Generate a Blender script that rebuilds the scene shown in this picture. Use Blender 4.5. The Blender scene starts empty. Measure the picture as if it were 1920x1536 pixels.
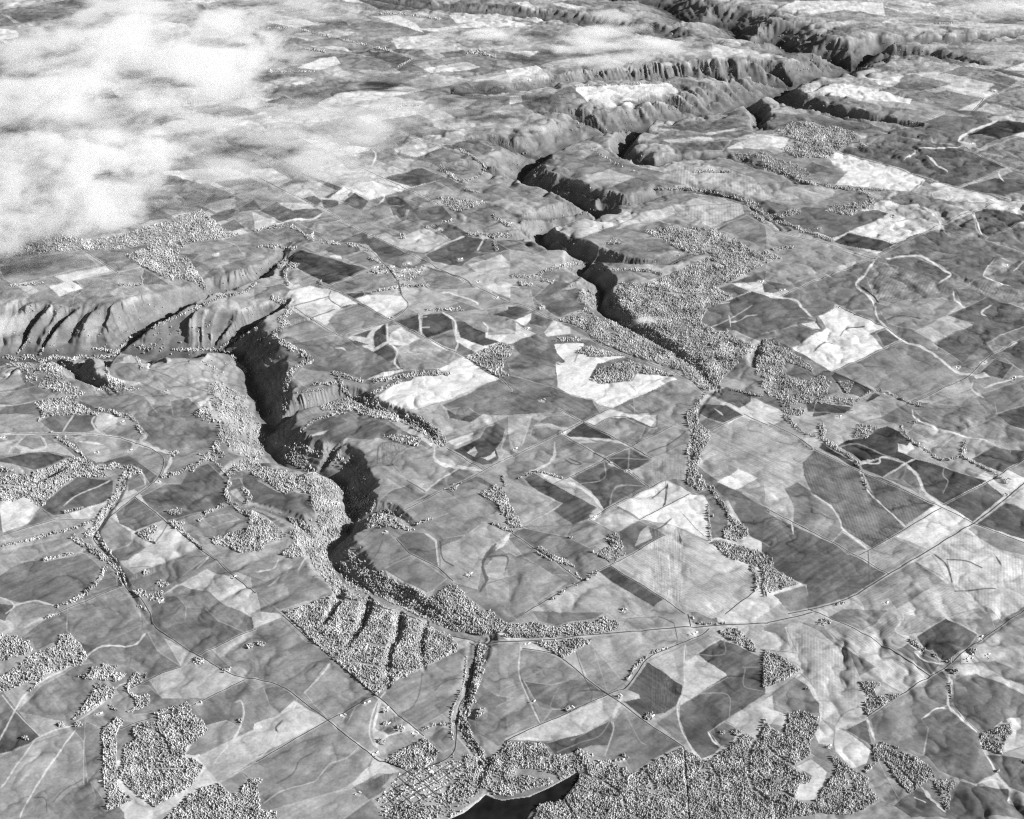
import bpy, bmesh, math, random
import numpy as np
from mathutils import Vector

# ------------------------------------------------------------------ camera, world, sun, exposure
scene = bpy.context.scene
H = 8000.0                       # camera height above the plateau (metres)
PITCH = math.radians(28.6)       # looking down from the horizon
FOC = 2389.0                     # focal length for a 1920 wide frame
CW, CH = 1920.0, 1536.0
cam_data = bpy.data.cameras.new("camera")
cam = bpy.data.objects.new("camera", cam_data)
scene.collection.objects.link(cam)
cam.location = (0, 0, H)
cam.rotation_euler = (math.pi / 2 - PITCH, 0, 0)
cam_data.sensor_width = 36.0
cam_data.lens = 36.0 * FOC / CW
cam_data.clip_start = 10.0
cam_data.clip_end = 600000.0
scene.camera = cam

SUN_EL = math.radians(27.0)
SUN_DIR = Vector((0.975 * math.cos(SUN_EL), -0.222 * math.cos(SUN_EL), math.sin(SUN_EL)))   # towards the sun
world = bpy.data.worlds.new("World")
scene.world = world
world.use_nodes = True
wn = world.node_tree.nodes
wl = world.node_tree.links
wn.clear()
sky = wn.new("ShaderNodeTexSky")
sky.sky_type = 'NISHITA'
sky.sun_disc = False
sky.sun_elevation = SUN_EL
sky.sun_rotation = math.atan2(SUN_DIR.x, SUN_DIR.y)
sky.altitude = 1500
bw = wn.new("ShaderNodeRGBToBW")
bg = wn.new("ShaderNodeBackground")
bg.inputs["Strength"].default_value = 0.05
wo = wn.new("ShaderNodeOutputWorld")
wl.new(sky.outputs[0], bw.inputs[0])
wl.new(bw.outputs[0], bg.inputs[0])
wl.new(bg.outputs[0], wo.inputs[0])
sun_data = bpy.data.lights.new("sun", 'SUN')
sun_data.energy = 5.0
sun_data.angle = math.radians(0.5)
sun_data.color = (1.0, 1.0, 1.0)
sun = bpy.data.objects.new("sun", sun_data)
scene.collection.objects.link(sun)
sun.rotation_euler = SUN_DIR.to_track_quat('Z', 'Y').to_euler()
vs = scene.view_settings
vs.view_transform = 'Standard'
vs.look = 'None'
vs.exposure = 0.95
vs.gamma = 1.0
vs.use_curve_mapping = False
cy = scene.cycles
cy.use_denoising = False
cy.max_bounces = 12
cy.diffuse_bounces = 2
cy.volume_bounces = 5
cy.volume_max_steps = 256
cy.pixel_filter_type = 'BLACKMAN_HARRIS'
cy.filter_width = 1.25
cy.use_adaptive_sampling = True
cy.adaptive_threshold = 0.01

rng = np.random.default_rng(7)
rnd = random.Random(11)

# ------------------------------------------------------------------ helpers
SP, CP = math.sin(PITCH), math.cos(PITCH)

def at(px, py, z=0.0):
    """point on the level z that the photograph shows at px, py"""
    yu = CH / 2 - np.asarray(py, float)
    fwd = FOC * CP + yu * SP
    down = FOC * SP - yu * CP
    t = (H - z) / down
    return (np.asarray(px, float) - CW / 2) * t, fwd * t

def to_px(x, y):
    """inverse of at() on the level z = 0"""
    # y/H = (FC + yu*SP)/(FS - yu*CP)
    k = np.asarray(y, float) / H
    yu = (k * FOC * SP - FOC * CP) / (SP + k * CP)
    down = FOC * SP - yu * CP
    return CW / 2 + np.asarray(x, float) * down / H, CH / 2 - yu

def mpp_at(py):
    return H / (FOC * SP - (CH / 2 - np.asarray(py, float)) * CP)

def hash2(ix, iy, seed):
    h = (ix.astype(np.int64) * 374761393 + iy.astype(np.int64) * 668265263 + seed * 974711) & 0xFFFFFFFF
    h = ((h ^ (h >> 13)) * 1274126177) & 0xFFFFFFFF
    h = (h ^ (h >> 16)) & 0xFFFFFFFF
    return h

def hash01(ix, iy, seed):
    return hash2(ix, iy, seed) / 4294967296.0

_ang = np.arange(256) / 256.0 * 2 * np.pi
_gx, _gy = np.cos(_ang).astype(np.float32), np.sin(_ang).astype(np.float32)

def noise(x, y, seed=0):
    x = np.asarray(x, np.float64); y = np.asarray(y, np.float64)
    x0 = np.floor(x); y0 = np.floor(y)
    fx = (x - x0).astype(np.float32); fy = (y - y0).astype(np.float32)
    ix = x0.astype(np.int64); iy = y0.astype(np.int64)
    u = fx * fx * fx * (fx * (fx * 6 - 15) + 10)
    v = fy * fy * fy * (fy * (fy * 6 - 15) + 10)
    def g(a, b):
        i = hash2(ix + a, iy + b, seed) & 255
        return _gx[i] * (fx - a) + _gy[i] * (fy - b)
    n0 = g(0, 0); n0 = n0 + u * (g(1, 0) - n0)
    n1 = g(0, 1); n1 = n1 + u * (g(1, 1) - n1)
    return (n0 + v * (n1 - n0)) * 1.5

def fbm(x, y, octaves, seed=0, gain=0.5):
    s = 0; a = 1.0
    for i in range(octaves):
        s = s + a * noise(x * 2 ** i, y * 2 ** i, seed + i * 17)
        a *= gain
    return s

def srgb2lin(v):
    v = np.asarray(v, float)
    return np.where(v <= 0.04045, v / 12.92, ((v + 0.055) / 1.055) ** 2.4)

KLIT = 1.5        # a flat sunlit surface of reflectance a shows the linear value a * KLIT
def alb(v):
    return np.clip(srgb2lin(v) / KLIT, 0.01, 0.8)

def smooth(e0, e1, x):
    t = np.clip((x - e0) / (e1 - e0), 0, 1)
    return t * t * (3 - 2 * t)

def new_mesh(name, verts, faces):
    me = bpy.data.meshes.new(name)
    me.from_pydata([tuple(v) for v in verts], [], [tuple(f) for f in faces])
    me.update()
    return me

def quick_mesh(name, V, tris=None, quads=None):
    """large mesh straight from numpy arrays"""
    me = bpy.data.meshes.new(name)
    F = tris if tris is not None else quads
    k = F.shape[1]
    me.vertices.add(len(V)); me.vertices.foreach_set("co", np.ascontiguousarray(V, np.float32).ravel())
    me.loops.add(F.size); me.loops.foreach_set("vertex_index", np.ascontiguousarray(F, np.int32).ravel())
    me.polygons.add(len(F)); me.polygons.foreach_set("loop_start", np.arange(0, F.size, k, dtype=np.int32))
    me.update(calc_edges=True)
    return me

def add_attr(me, name, val):
    a = me.attributes.new(name, 'FLOAT', 'POINT')
    a.data.foreach_set("value", np.ascontiguousarray(val, np.float32).ravel())

def link(name, me, mat=None, parent=None):
    o = bpy.data.objects.new(name, me)
    scene.collection.objects.link(o)
    if mat is not None and me is not None and not me.materials:
        me.materials.append(mat)
    if parent is not None:
        o.parent = parent
    return o

def tag(o, label, cat, group=None, kind=None):
    o["label"] = label
    o["category"] = cat
    if group: o["group"] = group
    if kind: o["kind"] = kind
    return o

def mat_plain(name, v, rough=0.9, noise_scale=None, amount=0.3):
    m = bpy.data.materials.new(name); m.use_nodes = True
    nt = m.node_tree; b = nt.nodes["Principled BSDF"]
    b.inputs["Roughness"].default_value = rough
    b.inputs["Specular IOR Level"].default_value = 0.1
    b.inputs["Base Color"].default_value = (v, v, v, 1)
    if noise_scale:
        tc = nt.nodes.new("ShaderNodeNewGeometry")
        n = nt.nodes.new("ShaderNodeTexNoise"); n.inputs["Scale"].default_value = noise_scale
        n.inputs["Detail"].default_value = 3
        mr = nt.nodes.new("ShaderNodeMapRange")
        mr.inputs[1].default_value = 0.3; mr.inputs[2].default_value = 0.7
        mr.inputs[3].default_value = v * (1 - amount); mr.inputs[4].default_value = v * (1 + amount)
        nt.links.new(tc.outputs["Position"], n.inputs["Vector"])
        nt.links.new(n.outputs["Fac"], mr.inputs[0])
        nt.links.new(mr.outputs[0], b.inputs["Base Color"])
    return m

# ------------------------------------------------------------------ survey of the land: fields, tracks, woods, farms
# one line per feature, in the pixel frame of the photograph's ground plan (four times enlarged, tile origin after @)
#   f value outline      field of that brightness       s value angle outline   field with drill rows
#   l value width path   grass strip, ditch, shore      r / h path              farm road / highway
#   w density outline    wood                            t width path            belt of trees
#   c centre radius      clump of trees                  b point                 farm
SURVEY = """
@0,1152
f .55 170,180 500,0 520,130 450,200 270,270 250,210
f .56 500,130 510,0 1060,0 1070,100 740,250 560,190
f .47 1150,0 1540,0 1640,60 1830,140 1500,310 1240,170 1150,80
f .47 560,190 640,230 750,250 650,300 600,260
f .52 990,240 1110,140 1180,280 1360,390 1120,490 970,400
f .5 20,620 120,740 40,900 0,930 0,620
f .45 120,750 300,930 220,980 0,1060 0,940
f .55 560,400 700,380 760,500 640,700 480,810 130,740 300,560
f .52 1040,540 1110,540 1220,630 1140,740 1000,760
f .57 640,800 760,860 780,1240 660,1270 630,1000
f .61 0,1070 240,990 500,900 560,880 630,960 630,1280 540,1320 300,1536 0,1536
f .55 1390,1060 1540,840 1700,800 1830,870 1700,960 1460,1070
f .74 1480,1080 1660,980 1920,860 1920,1080 1700,1240 1640,1260
f .57 1660,1270 1920,1100 1920,1230 1860,1250 1810,1190
f .54 1650,1270 1810,1190 1860,1230 1800,1330 1730,1360
f .5 680,1260 780,1400 780,1536 690,1536 720,1380
f .75 930,1480 1040,1390 1120,1460 1170,1536 940,1536
f .67 1230,180 1500,320 1720,450 1920,490 1840,490 1550,640 1220,640 1120,500 1360,390
l .8 2 20,620 110,730 300,930
l .8 2.5 0,1320 240,990 300,940 420,880 560,820 800,650 900,540 1100,480
l .84 3.5 150,1536 210,1400 350,1180 520,940 570,860
l .84 3.5 0,950 110,740 200,600 300,520 500,410 660,320 770,250 990,240 1100,140
l .75 1.6 630,1270 630,980 640,920
l .8 4 1750,670 1810,660 1830,760 1790,880 1720,980 1650,1060 1600,1130
l .8 6 180,110 300,50 440,0
l .4 1.5 620,1240 480,1330 400,1420
l .42 1.5 260,1380 340,1390 355,1500
r 1130,0 1150,80 1240,160 1500,320 1720,450 1920,490
r 1920,110 1500,310
r 1840,490 1550,640 1440,700 1130,780 900,860
r 1360,390 1120,490 980,560
w 1 0,140 130,170 220,210 250,280 180,300 0,370
w 1 0,500 210,330 270,290 430,240 450,160 520,150 600,220 660,320 600,390 520,390 0,610
w 1 700,390 760,375 880,390 860,440 800,500 740,490 640,490 580,465 680,440
w 1 860,440 950,450 900,500 850,510
w 1 1000,440 1100,440 1100,480 960,580 940,550
w 1 700,530 790,520 870,560 840,640 740,680 620,760 540,800 620,700 690,600
w 1 940,580 1010,600 1040,620 1120,610 1130,670 1040,720 950,740 1020,690 1020,640
w 1 1160,740 1400,660 1450,700 1430,740 1520,800 1560,880 1400,1010 1380,1080 1460,1090 1530,1140 1440,1290 1160,1450 1110,1400 1000,1340 870,1200 920,1110 940,970 1000,970 1000,860 1040,820 1180,810 =A
w 1 760,880 880,780 930,800 900,860 870,900 880,1060 870,1180 900,1330 940,1340 1000,1390 900,1440 800,1480 810,1380 780,1280 770,1000 =A
w 1 1200,1536 1400,1370 1560,1290 1640,1270 1730,1360 1800,1340 1860,1250 1920,1230 1920,1536 =B
c 190,930 8
c 1870,240 9
c 1490,350 12
c 1700,420 10
c 1800,800 6
c 590,830 9
c 460,830 8
t 3 220,580 320,490
t 4 820,690 880,720
t 3 330,30 440,0
b 1700,430
b 1470,360
b 740,750
b 1490,680
g 4 930,960 1000,935
g 2 1040,840 1200,900 1280,1050
g 1.5 1000,1200 1180,1160 1400,1160
@480,1152
g 1.5 560,330 690,225
g 1.8 670,405 730,360 860,380 1000,400
g 1.5 800,210 900,235 1050,240
g 2 200,700 140,640
f .8 0,0 180,10 190,40 0,110
f .57 0,110 190,50 330,170 560,340 370,590 200,540 100,510 0,470
f .5 60,560 180,540 310,640 270,710 180,750 100,680
f .6 370,600 560,350 850,590 540,790
f .74 0,830 170,760 290,650 540,800 230,960 0,1090
f .57 0,1110 540,810 880,1080 860,1130 690,1290 600,1340 100,1480 0,1440
f .64 100,1480 640,1320 740,1310 860,1400 640,1536 180,1536
f .62 550,800 880,620 920,660 870,860 900,1010 860,1040
f .57 890,860 940,680 1150,830 990,910
f .42 950,880 1000,840 1050,890 990,915
f .56 970,600 980,550 1240,410 1520,290 1600,340 1600,420 1520,650 1450,720 1200,860 1080,750
f .64 870,1040 1000,920 1180,880 1260,930 950,1090
f .56 1300,920 1400,850 1480,850 1480,1000 1410,1040
f .5 740,1290 1000,1190 1040,1200 940,1300 1000,1320 850,1400
f .76 880,1190 980,1130 1080,1180 1000,1200
f .58 1760,240 1920,200 1920,640 1800,620 1700,560 1720,400
f .53 1640,800 1800,700 1920,640 1920,940 1810,990 1650,880
l .82 2.5 310,660 280,720 300,770 180,850 130,960 60,1050 0,1080
l .8 2.5 560,370 480,480 360,600
l .82 3 970,590 890,720 850,880 880,980 920,1010
l .75 2 770,1000 680,1080 560,1120 480,1210 430,1260 200,1330 60,1420
l .75 2.5 890,1110 800,1200 690,1290
l .78 2.5 750,700 680,830
l .45 3 150,1280 280,1200 330,1100 440,1040
l .45 2 1250,400 1230,580 1180,690 1100,740
l .45 2 1340,580 1420,500 1560,480
l .42 3 170,900 150,860 200,800
r 0,490 180,540 340,650 540,800 890,1080 960,1110 1110,1170 1170,1220
r 0,1110 540,800 890,620
r 200,20 570,340 900,620 1200,870 1260,920
h 540,-150 700,-100 900,-60 1140,10 1300,80 1450,140 1600,180 1750,205 1920,205
r 1600,200 1650,230 1640,300 1600,540 1520,700 1500,960 1480,1040 1400,1110 1290,1150
w 1.2 190,0 1120,0 1180,30 1450,150 1520,240 1500,290 1240,400 980,550 900,610 570,340 =C
w 1 1150,0 1300,50 1460,120 1700,160 1850,130 1900,90 1760,0
t 15 1690,240 1670,400 1620,600 1560,780 1600,940 1680,1060 1720,1180 1720,1280
w 1 960,1100 1260,930 1390,1040 1330,1110 1250,1160 1110,1160
w 1 1660,720 1730,700 1700,760 1640,800
f .68 1060,1210 1180,1165 1420,1105 1540,1095 1570,1180 1420,1290 1330,1410 1200,1440 1000,1450 880,1400 1010,1290
w .1 1150,1180 1390,1100 1500,1050 1650,1060 1700,1300 1650,1380 1460,1536 960,1536 880,1400 1000,1320
w .55 1560,1060 1650,1060 1710,1300 1640,1380 1400,1440 1340,1400 1480,1280 1570,1190
w .6 970,1480 1100,1420 1450,1440 1500,1500 1460,1536 960,1536
w 1 1750,1090 1900,980 1920,1000 1920,1370 1780,1350 1740,1290
l .74 2 1720,1330 1640,1420 1500,1510
t 3 1580,330 1560,520 1490,680 1460,800 1480,950
w 1 0,1240 50,1240 20,1300 0,1300
w 1 0,1460 150,1480 180,1536 0,1536
t 4 1250,870 1360,830 1480,830
c 970,730 5
c 970,820 6
c 1080,860 9
c 940,960 9
c 40,230 8
b 830,680
b 650,760
b 970,720
b 980,830
b 1090,870
b 940,970
b 1190,900
b 760,1350
b 890,1050
@960,1152
f .55 150,0 760,0 640,40 400,70 330,90 200,60
f .62 830,90 860,40 1100,20 1220,100 850,135
f .57 1340,0 1530,0 1540,60 1440,85 1350,70
f .65 600,220 850,140 1200,130 1240,200 1000,330 870,500 720,600
f .57 80,260 250,290 350,340 540,470 730,600 590,660 450,720 300,720 220,830 80,500 50,400
f .6 480,290 580,230 720,380 860,540 740,600 560,470
f .6 -60,215 60,225 50,400 70,520 0,570 -60,600
f .62 0,560 60,520 200,760 190,840 0,930
f .51 90,510 300,540 420,500 560,490 700,600 620,660 460,700 300,720 200,700
f .74 0,940 200,840 720,620 800,660 770,740 720,790 560,890 440,950 200,960 0,950
f .68 1030,350 1300,230 1300,340 1280,400 1280,540
f .6 1310,320 1310,240 1480,160 1570,180 1380,300
f .41 870,580 1020,360 1280,540 1270,600 1230,690 1150,740 980,770 840,660 960,640 950,610
f .76 1290,540 1300,360 1380,310 1610,460 1260,690
f .42 1390,300 1560,190 1700,240 1920,360 1900,420 1900,600 1630,775 1400,600 1610,460
f .45 1260,690 1410,600 1630,775 1590,800 1480,880 1560,1000 1520,1040 1420,1080 1320,960 1260,800
f .58 1080,820 1240,710 1270,850 1320,950 1280,990
f .5 700,1070 760,820 840,700 980,790 1030,830 1200,940 1270,990 1200,1010 900,1180 850,1100
f .44 260,970 560,890 740,800 760,860 720,990 600,990 520,1020 340,1080
f .7 1600,800 1920,610 1920,720 1820,900 1760,880 1690,850
f .5 1480,880 1600,810 1700,860 1640,990 1560,980
l .88 4 1470,880 1510,950 1550,980
l .8 2.5 70,230 50,400 70,520 140,680 210,830
l .75 2 760,820 760,880 700,1060
l .82 2.5 1300,230 1290,360 1290,560 1240,700 1270,860 1330,980 1390,1080
l .76 6 860,605 910,615 955,635
l .8 8 830,620 790,700 760,780
l .62 2 840,720 950,940 1000,980
l .62 2 220,830 290,740 290,680 350,560
l .6 2 1390,300 1590,305 1590,190
l .6 2 1400,600 1620,605 1630,775
l .58 2 1730,400 1850,400
l .58 2 1750,400 1740,540 1880,580
l .6 2 340,1040 500,970 650,920 740,800
l .62 3 100,490 350,350
l .85 3 50,950 140,945 220,950
l .7 1.3 1030,820 1240,700 1620,470
l .36 1.2 480,290 540,470 600,590 590,660
l .36 1.2 1100,20 1200,70 1220,100 1240,200 1230,220
l .4 4 510,580 640,570 720,600
h 0,205 300,190 700,150 1350,100 1920,65
r -40,955 0,940 720,605 850,560 930,460 1010,340 1150,270 1330,190 1430,150 1480,110
r 80,260 330,310 540,470 720,605 830,680 1030,830 1200,940 1290,1000
r 1320,0 1340,95
r 1290,1000 1310,1250 1330,1536
w 1 150,60 200,70 330,110 400,80 560,60 700,30 800,60 800,100 730,140 600,150 300,175 0,180 0,80 140,70 =D
w 1 200,205 340,200 480,180 620,190 480,280 380,330 300,280 170,215 =D
w 1 1560,130 1680,100 1750,160 1820,230 1830,290 1720,240 1600,170
w 1 0,960 240,970 300,1060 460,1060 500,1010 620,1060 560,1110 540,1160 440,1210 250,1290 0,1360
w 1 560,1130 700,1100 860,1160 890,1200 800,1250 620,1230 560,1190
w 1.1 500,1200 620,1240 800,1260 940,1180 1050,1120 1280,1000 1420,1090 1520,1080 1640,990 1760,890 1820,940 1900,820 1920,830 1920,1536 140,1536 200,1430 380,1400 440,1340 500,1240 =E
t 4 870,490 950,370 1060,290 1200,250
t 2 1200,250 1330,190
t 3 1850,880 1900,800
t 3 640,1100 760,1100 880,1080
t 3 1350,20 1400,70 1650,75
c 840,1060 5
c 1030,770 12
c 420,715 6
c 1580,890 7
c 1680,890 10
c 800,620 6
b 1040,770
b 440,710
b 800,620
b 1340,155
b 150,665
b 110,225
b 1370,140
b 820,1100
g 3 1900,830 1800,990 1770,1150 1800,1290 1900,1390
g 2.2 640,1230 740,1290 830,1370 860,1480 960,1536
g 2 400,1400 450,1500
g 1.8 1000,1180 1060,1300 1040,1420
g 1.5 1480,1120 1560,1260 1540,1400 1620,1536
g 6 330,1230 200,1200 60,1180
@1440,1152
g 2.5 0,1000 90,1080 200,1140
g 2.5 200,1390 120,1340 0,1350
g 4 590,1200 620,1260 610,1300
g 1.5 420,1400 560,1330 700,1350
g 1.5 860,1080 980,1160 1100,1280
f .62 0,60 150,70 140,110 220,300 0,260
f .74 0,120 60,140 140,220 180,300 80,290 0,260
s .7 90 130,100 180,60 280,80 300,140 500,270 560,310 620,330 700,600 660,720 540,760 500,860 400,800 410,700 330,570 250,420 180,300 150,200
f .55 240,60 420,100 550,250 640,320 800,430 680,480 620,330 520,240 400,140
s .71 35 440,120 560,80 1210,480 1010,600 860,530 830,450 720,370 640,300
f .56 450,20 560,0 900,0 820,60 690,140
s .67 -30 700,140 940,30 1000,60 950,160 1020,200 830,180
f .63 790,180 1030,230 950,290
s .64 -35 980,0 1320,0 1330,40 1160,150 1050,170 1000,150 1040,60
f .38 1110,190 1330,40 1570,160 1500,260 1320,360 1180,270
f .6 1340,30 1640,0 1700,120 1600,170
f .5 960,290 1050,240 1150,300 1290,370 1220,460
f .51 1100,290 1230,280 1290,360 1240,370
f .76 1440,320 1520,290 1590,370 1440,390
f .65 1560,260 1720,140 1920,20 1920,540 1600,330
f .57 1600,370 1700,350 1920,480 1920,560 1680,450
f .74 1370,390 1600,400 1920,560 1920,610 1640,480 1400,470
f .48 1400,500 1560,450 1920,610 1920,720 1600,900 1480,800 1390,680
f .52 1000,620 1300,430 1350,500 1340,690 1240,730 1150,790 1200,870 1160,1060 900,960 800,960 770,800
f .49 1160,800 1350,720 1560,900 1600,1020 1710,1200 1560,1280 1280,1190 1170,1060 1200,870
f .74 1780,800 1920,740 1920,980 1770,1050 1760,980 1830,880
f .43 580,890 730,810 760,950 780,1010
f .78 500,860 580,900 770,1030 740,1130 620,1170 500,1040 490,980
f .7 560,760 740,700 740,800 580,880 500,860
f .57 30,590 240,440 330,560 410,700 400,780 380,760 170,740 60,680
f .78 250,430 330,560 410,700 400,800 500,900 480,1000 380,980 340,900 390,800 380,680 300,570 200,480
f .76 0,690 160,770 130,850 0,820
f .57 330,1080 480,1010 440,1140 360,1170
f .78 210,1150 320,1090 440,1200 400,1330 330,1400 190,1400 240,1270 330,1230
f .56 750,1220 830,1120 980,1380 900,1420 800,1330
f .46 940,1440 1100,1310 1240,1380 1330,1490 1440,1250 1560,1290 1800,1320 1800,1420 1920,1480 1920,1536 1060,1536
f .46 1640,1060 1920,1110 1920,1400 1800,1300 1720,1200
f .66 350,1500 640,1500 840,1400 950,1440 1080,1536 350,1536
l .84 4 1000,0 1010,60 950,140 1000,180 1060,190
l .84 2.5 1100,300 1200,360 1330,380
l .8 7 1350,430 1370,560 1350,680 1430,780 1560,890
l .88 3 1340,710 1260,720 1150,790
l .8 6 740,780 770,890 800,970
l .84 4 1640,1070 1720,1220 1830,1350 1920,1420
l .84 2.5 1560,1280 1700,1250 1800,1320
l .9 2.5 1820,1360 1790,1420
l .8 8 1150,1300 1240,1400 1320,1480
l .85 2 1100,1370 1180,1415
l .45 2 1390,500 1400,680 1440,780
h 0,60 230,15 330,-12
r 300,-40 440,20 820,220 1220,470
r 1960,-50 1920,-20 1700,130 1500,270 1340,400 1220,470 1000,610 740,780
w 1 0,270 60,300 130,330 240,420 150,480 0,560
w 1.1 160,740 280,730 370,780 380,860 330,930 310,990 330,1040 200,1140 220,1180 330,1230 310,1270 240,1270 200,1390 340,1440 360,1500 0,1536 0,830 60,870 140,930 130,870 =F
w 1.1 470,1060 540,1090 640,1170 740,1220 760,1300 830,1390 640,1510 380,1490 330,1450 440,1270 520,1170 =G
w 1.1 780,980 930,960 1000,1040 1100,1060 1200,1130 1260,1220 1180,1260 1060,1350 980,1260 860,1080 800,1130 740,1200 720,1180 800,1080 =H
w 1 1240,1250 1410,1240 1370,1340 1360,1470 1320,1470 1300,1380 1260,1310
w 1 690,500 850,520 800,570 820,620 930,600 990,600 960,640 800,720 750,760 710,700 750,630
w 1 1610,890 1820,820 1830,890 1770,970 1760,1050 1620,1010 1590,930
w 1 1050,180 1110,200 1180,270 1150,290 1080,230
w 1 1890,1100 1920,1090 1920,1130
c 1540,280 10
c 1360,350 8
c 1390,430 10
c 1250,310 6
c 420,60 14
c 1720,1180 5
c 290,560 5
c 450,1000 5
t 2 1370,520 1370,640
b 1520,320
b 1480,350
b 420,80
b 1590,180
b 1640,320
b 450,1005
@0,768
f .64 0,0 340,0 300,90 0,180
f .5 300,90 560,0 600,0 540,80 480,170 390,170
f .45 490,170 600,0 720,0 730,40 690,100 720,150 640,180
f .76 710,120 740,20 930,70 740,150
f .56 770,160 900,90 980,70 1080,170 1040,230 800,190
f .53 1000,60 1100,0 1480,0 1540,60 1600,180 1620,240 1560,330 1400,290 1200,300 1090,240 1110,190 1020,90
f .68 0,190 300,190 500,290 560,350 400,320 200,330 60,360 0,330
f .56 130,260 200,200 300,220 340,280 250,300
f .55 90,330 120,290 160,310 140,340
f .55 310,200 380,200 420,250 350,260
f .55 0,200 130,190 110,230 0,270
f .41 0,390 200,330 370,320 490,350 440,400 260,460 100,420
f .63 560,230 640,190 900,210 1000,260 950,340 720,400 620,330
f .44 740,400 960,345 1040,400 1180,500 1130,570 1080,500 1030,440
f .62 980,340 1040,280 1160,320 1220,390 1190,490 1100,440
f .57 1260,300 1400,300 1560,340 1480,400 1280,460
f .46 1060,660 1240,560 1360,560 1420,460 1560,400 1680,520 1710,680 1560,760 1260,840 1120,740
f .44 360,680 580,510 850,540 840,660 770,700 500,790 400,800 310,740
f .5 960,540 1030,480 1090,570 960,620
f .7 880,700 1130,570 1010,660 860,790
f .47 870,780 1010,665 1160,770 1240,830 1020,920 900,870
f .8 0,700 220,650 300,740 200,870 20,930
f .58 210,860 310,745 400,830 100,930
f .64 20,950 400,830 700,830 560,890 0,1000
f .58 90,1090 140,1040 560,940 600,1000 620,1070 400,1120 160,1140
f .5 0,1260 140,1160 280,1120 340,1150 640,1080 760,1190 640,1380 430,1480 100,1440 0,1400
f .6 720,950 820,810 900,870 980,930 990,1000 940,1040 820,1060 720,1000
f .52 820,1060 960,1030 1000,980 1090,1040 960,1140 860,1140
f .76 1000,920 1230,830 1490,1040 1130,1190 970,1200 970,1150 1110,1020
f .52 930,1310 1130,1195 1490,1050 1560,1110 1360,1270 1280,1310 1180,1370 1100,1370
f .44 950,1320 1180,1230 1200,1290 1110,1370
f .56 1300,860 1500,790 1750,750 1920,830 1900,890 1740,960 1460,960 1380,930
f .63 1520,830 1720,780 1800,830 1600,890
f .54 1470,950 1580,980 1600,1020 1520,1030
f .5 1490,1200 1570,1110 1650,1160 1520,1220
f .46 1820,470 1920,500 1920,760 1880,700 1890,660 1820,580
f .5 1730,530 1800,520 1840,600 1850,690
f .6 1590,1080 1800,1040 1920,1110 1920,1300 1750,1220
f .71 1200,1400 1560,1210 1750,1270 1920,1380 1920,1536 1700,1480 1560,1370 1320,1320
f .58 440,1500 920,1340 1040,1450 1060,1536 500,1536
f .55 800,1220 870,1270 880,1320 700,1380
f .48 1140,1480 1250,1400 1330,1400 1400,1500 1390,1536 1130,1536
f .62 120,1470 300,1440 430,1490 400,1536 40,1536
f .45 0,1460 100,1470 40,1536 0,1536
l .82 3 580,0 520,90 470,170
l .82 3 740,20 690,90 720,150 780,190
l .8 4 0,185 390,180 640,185 900,210 1030,270 1180,310
l .84 3.5 480,730 560,660 720,590 830,535
l .8 6 1060,180 1090,210 1060,250 1190,310 1270,330 1280,390 1220,500
l .82 3 0,1410 110,1470 40,1536
l .82 3 110,1470 260,1440 330,1455 430,1480
l .8 3 60,340 110,280 250,310 350,280 300,190
l .8 3 110,280 150,240 190,200
l .8 3 1480,1210 1540,1150 1570,1100
l .78 2 720,150 900,90 1000,60
l .78 3 1090,570 1080,500 1030,440
l .85 3 590,240 700,250 780,260
l .45 2 1280,760 1240,900 1160,1010
r 900,210 1030,260 1170,320 1230,390 1190,510 1130,570 1010,660 810,830 710,940 720,1000 870,1150 940,1330 1060,1430 1130,1536
r 1010,660 1250,850 1480,1040 1570,1100 1740,1250 1920,1390
r 0,180 390,180 640,185 900,210
r 920,1330 430,1530
r 700,830 400,830 20,950 0,960
w 1 0,570 160,590 230,570 300,560 420,500 500,450 580,400 700,450 800,480 830,510 700,510 580,505 480,570 360,670 340,720 290,730 200,650 100,690 0,680
w 1 240,480 400,430 560,360 680,370 710,430 570,390 520,430 400,490 250,560 230,540
w 1 0,430 100,440 110,470 0,470
w 1 0,500 200,490 230,560 180,570 0,560
t 8 580,380 720,440 860,430 1000,450 1050,480
t 11 1000,470 930,520 900,620 830,720 770,770 720,890 660,940
t 10 560,970 680,1040 760,1100 870,1180 930,1310
t 7 720,930 800,1050 860,1150
t 4 700,830 580,890 360,940 200,990 60,1010 0,1030
t 6 790,1190 750,1270 650,1380
t 5 650,1380 560,1430 430,1480
w 1 350,0 450,0 340,60 280,100
t 6 740,0 980,60 1040,130 1070,180
t 5 390,170 470,240 560,290 620,350
w .8 1450,40 1560,0 1600,70 1680,90 1560,100
w .8 1600,280 1640,190 1740,140 1760,200 1640,280 1700,360 1560,390 1500,380
w 1 1700,470 1760,420 1840,370 1920,360 1920,470 1810,460 1720,500
t 6 1440,460 1500,400 1580,370 1700,480 1720,560 1700,620
t 8 1700,640 1740,700 1820,760 1920,800
t 6 1500,830 1560,770 1700,710
w 1 1240,770 1350,745 1370,780 1300,800
w .8 1010,930 1180,860 1180,900 1130,960 1180,1010 1130,1000
w .8 1260,850 1380,850 1380,920 1340,920
w 1 1590,970 1900,880 1920,900 1920,1060 1800,1080 1720,1030 1600,1010
c 1310,330 10
c 1100,1225 8
w 1 1170,1300 1240,1280 1270,1320 1200,1340
w 1 980,1360 1060,1350 1110,1390 1220,1360 1230,1420 1150,1440 1060,1420
t 5 1220,510 1360,470 1440,420
t 4 1300,840 1440,980 1520,1050
t 4 480,770 620,740
t 5 1040,1480 1100,1500
t 4 340,1130 540,1080
t 6 1830,600 1880,660 1840,700
t 4 1500,340 1580,380
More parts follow.
